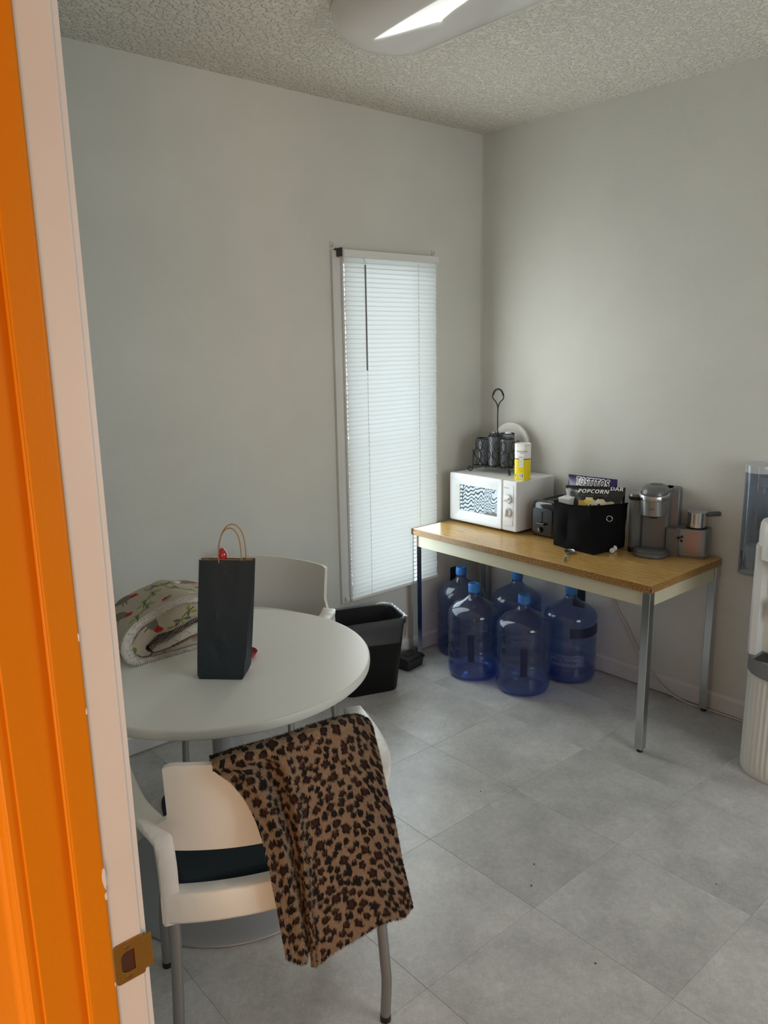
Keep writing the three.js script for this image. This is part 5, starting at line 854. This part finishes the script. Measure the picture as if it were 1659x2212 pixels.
// ---------------------------------------------------------------- folded printed blanket on the round table
{
  const b = thing('folded_blanket', 'cream fleece blanket with a winter bird print, folded up on the round table', 'blanket', [0, TT, 0]);
  const tex = canvasTex(1024, 1024, (c, w, h) => {
    c.fillStyle = '#b9b0a0'; c.fillRect(0, 0, w, h); const r = rng(31);
    for (let i = 0; i < 9000; i++) { c.fillStyle = `rgba(${r() < 0.5 ? '255,250,240' : '120,105,85'},0.05)`; c.fillRect(r() * w, r() * h, 5, 5); }
    const at = (x, y, a, f) => { for (const ox of [-w, 0, w]) for (const oy of [-h, 0, h]) { c.save(); c.translate(x + ox, y + oy); c.rotate(a); f(); c.restore(); } };
    const el = (x, y, rx, ry, colr, a = 0) => { c.fillStyle = colr; c.beginPath(); c.ellipse(x, y, rx, ry, a, 0, 7); c.fill(); };
    const bird = () => { el(0, 0, 66, 34, '#7c766c', 0.25); el(-62, -26, 32, 27, '#d8d0c0'); el(-70, -28, 15, 12, '#efe8da'); c.fillStyle = '#b02a1c'; c.fillRect(52, -2, 46, 38); c.strokeStyle = '#a83020'; c.lineWidth = 9; c.beginPath(); c.moveTo(-92, 2); c.lineTo(-28, -12); c.stroke(); c.strokeStyle = '#5a4030'; c.lineWidth = 5; c.beginPath(); c.moveTo(-10, 34); c.lineTo(-22, 66); c.moveTo(12, 32); c.lineTo(4, 66); c.stroke(); };
    const twig = () => { c.strokeStyle = '#5b4632'; c.lineWidth = 6; c.beginPath(); c.moveTo(-90, 22); c.quadraticCurveTo(0, -20, 96, 6); c.stroke(); for (let k = -3; k <= 3; k++) { el(k * 26, 4 + (k % 2) * 20, 24, 8, k % 3 ? '#5f6f58' : '#8f9a3c', 0.7 * (k % 2 ? 1 : -1)); } el(70, -20, 14, 10, '#8c9a2a'); };
    const hat = () => { el(0, 0, 36, 20, '#a39482'); c.fillStyle = '#a2241a'; c.fillRect(-20, -30, 34, 26); el(26, -14, 14, 9, '#55703c'); };
    const branch = () => { c.strokeStyle = '#6b4c36'; c.lineWidth = 14; c.beginPath(); c.moveTo(-70, -30); c.lineTo(20, 6); c.lineTo(80, -14); c.stroke(); };
    const leaf = () => { el(0, 0, 46, 26, '#6f8c3e'); el(-38, 6, 26, 22, '#d9d2c4'); };
    const fs = [bird, twig, hat, bird, branch, leaf, twig, bird, hat, leaf, bird, twig, branch, hat]; let k = 0;
    for (let gy = 0; gy < 7; gy++) for (let gx = 0; gx < 5; gx++) { at((gx + 0.5 + (gy % 2) * 0.5) * w / 5 + (r() - 0.5) * 50, (gy + 0.5) * h / 7 + (r() - 0.5) * 40, (r() - 0.5) * 1.4, fs[k++ % fs.length]); }
  });
  tex.repeat.set(1.75, 1.75);
  const fleece = std(col(0.95, 0.94, 0.92), 0.95, { map: tex, bumpMap: wallBump, bumpScale: 0.0012 }), sherpa = std(col(0.62, 0.585, 0.52), 1.0, { bumpMap: ceilBump, bumpScale: 0.004 }), thread = std(col(0.70, 0.68, 0.64), 0.7);
  const sh = a => a.map(([x, y]) => [x, Math.max(0.0015, y - TT + 0.004)]);
  const outer = sh([[-2.14, 0.735], [-2.261, 0.735], [-2.341, 0.735], [-2.40, 0.735], [-2.446, 0.738], [-2.478, 0.753], [-2.493, 0.782], [-2.494, 0.805], [-2.485, 0.835], [-2.464, 0.859], [-2.441, 0.874], [-2.405, 0.890], [-2.375, 0.900], [-2.346, 0.906], [-2.315, 0.914], [-2.285, 0.917], [-2.248, 0.914], [-2.19, 0.900], [-2.14, 0.880]]);
  const inner = sh([[-2.14, 0.747], [-2.261, 0.747], [-2.341, 0.747], [-2.40, 0.748], [-2.433, 0.753], [-2.454, 0.769], [-2.464, 0.792], [-2.461, 0.816], [-2.445, 0.841], [-2.421, 0.859], [-2.388, 0.871], [-2.347, 0.885], [-2.307, 0.897], [-2.276, 0.897], [-2.25, 0.893], [-2.19, 0.880], [-2.14, 0.862]]);
  const mid0 = sh([[-2.14, 0.857], [-2.19, 0.874], [-2.25, 0.887], [-2.276, 0.891], [-2.307, 0.891], [-2.347, 0.879], [-2.388, 0.865], [-2.419, 0.853], [-2.441, 0.837], [-2.456, 0.814], [-2.459, 0.792], [-2.450, 0.772], [-2.431, 0.758], [-2.405, 0.7535]]);
  const mid1 = sh([[-2.405, 0.762], [-2.418, 0.770], [-2.420, 0.786], [-2.401, 0.802], [-2.373, 0.818], [-2.329, 0.820], [-2.292, 0.828], [-2.252, 0.840], [-2.14, 0.845]]);
  const tongue = sh([[-2.14, 0.826], [-2.254, 0.812], [-2.294, 0.797], [-2.336, 0.782], [-2.380, 0.771], [-2.394, 0.763], [-2.386, 0.757], [-2.338, 0.760], [-2.297, 0.769], [-2.258, 0.778], [-2.14, 0.785]]);
  const low = sh([[-2.14, 0.780], [-2.258, 0.773], [-2.297, 0.764], [-2.338, 0.755], [-2.396, 0.7535], [-2.400, 0.750], [-2.261, 0.749], [-2.14, 0.749]]);
  const layer = (name, loop, mat, z0, L) => {
    const fine = []; for (let i = 0; i < loop.length; i++) { const a = loop[i], n = loop[(i + 1) % loop.length]; for (let q = 0; q < 3; q++) fine.push([lerp(a[0], n[0], q / 3), lerp(a[1], n[1], q / 3)]); }
    const rings = []; for (let k = 0; k <= 14; k++) { const v = k / 14, s = 1 - 0.10 * smooth(0.8, 1, v); rings.push(fine.map(([x, y], i) => V(-2.30 + (x + 2.30) * s + 0.035 * v + 0.004 * noise(x * 18, y * 18, v * 4), Math.max(0.001, y * s * (1 + 0.05 * noise(x * 9 + 4, v * 5)) + 0.006 * noise(x * 14, v * 6, 3) * smooth(0.03, 0.1, y)), z0 - v * L + 0.006 * noise(x * 20, y * 20, 8) * (1 - v)))); }
    return mesh(name, loft(rings, { cap0: false, cap1: true, crease: 0.9 }), mat, b);
  };
  const ends = (name, loop, mat, z) => { const m = mesh(name, new THREE.ShapeGeometry(poly(loop)).translate(0, 0, z), mat, b); return m; };
  layer('outer_fold', [...outer, ...inner.slice().reverse()], fleece, 0.800, 0.27); ends('cut_edge', [...outer, ...inner.slice().reverse()], sherpa, 0.799);
  layer('middle_fold', [...mid0, ...mid1], fleece, 0.792, 0.25); ends('cut_edge', [...mid0, ...mid1], fleece, 0.791);
  layer('inner_fold', tongue, sherpa, 0.786, 0.22); ends('cut_edge', tongue, sherpa, 0.785);
  layer('lower_fold', low, fleece, 0.794, 0.22); ends('cut_edge', low, fleece, 0.793);
  const stitch = (pts, z, step = 0.006) => { const c = new THREE.CatmullRomCurve3(pts.map(p => V(p[0], p[1], z))), L = c.getLength(), n = Math.round(L / step), out = []; for (let i = 0; i < n; i++) { const p = c.getPointAt(i / n), t = c.getTangentAt(i / n), g = new THREE.CapsuleGeometry(0.0016, 0.0052, 3, 6); g.rotateZ(Math.atan2(t.y, t.x) + 0.35); g.translate(p.x, p.y, p.z); out.push(g); } return out; };
  mesh('overlock_edge', [...stitch(outer, 0.8015), ...stitch(inner.map(p => [p[0], p[1]]), 0.8005)], thread, b);
  mesh('overlock_edge', [...stitch(mid1, 0.7935), ...stitch(tongue.slice(0, 6), 0.788)], thread, b);
}
// a few crumbs on the floor
{
  const r = rng(6), g = new THREE.IcosahedronGeometry(1, 0), dm = std(col(0.05, 0.035, 0.025), 0.9);
  for (const [x, z, s] of [[-1.49, 1.60, 0.0035], [-1.58, 1.66, 0.004], [-1.70, 1.98, 0.0035], [-1.02, 0.72, 0.0035], [-1.30, 1.19, 0.003], [-1.14, 2.05, 0.003]]) { const c = single('crumb', g, dm, 'tiny dark crumb lying on the grey tile floor', 'crumb', 'crumbs on the floor'); c.scale.set(s, s * 0.5, s * 0.6); c.rotation.y = r() * 3; c.position.set(x, s * 0.42, z); }
}
renderer.render(scene, camera);
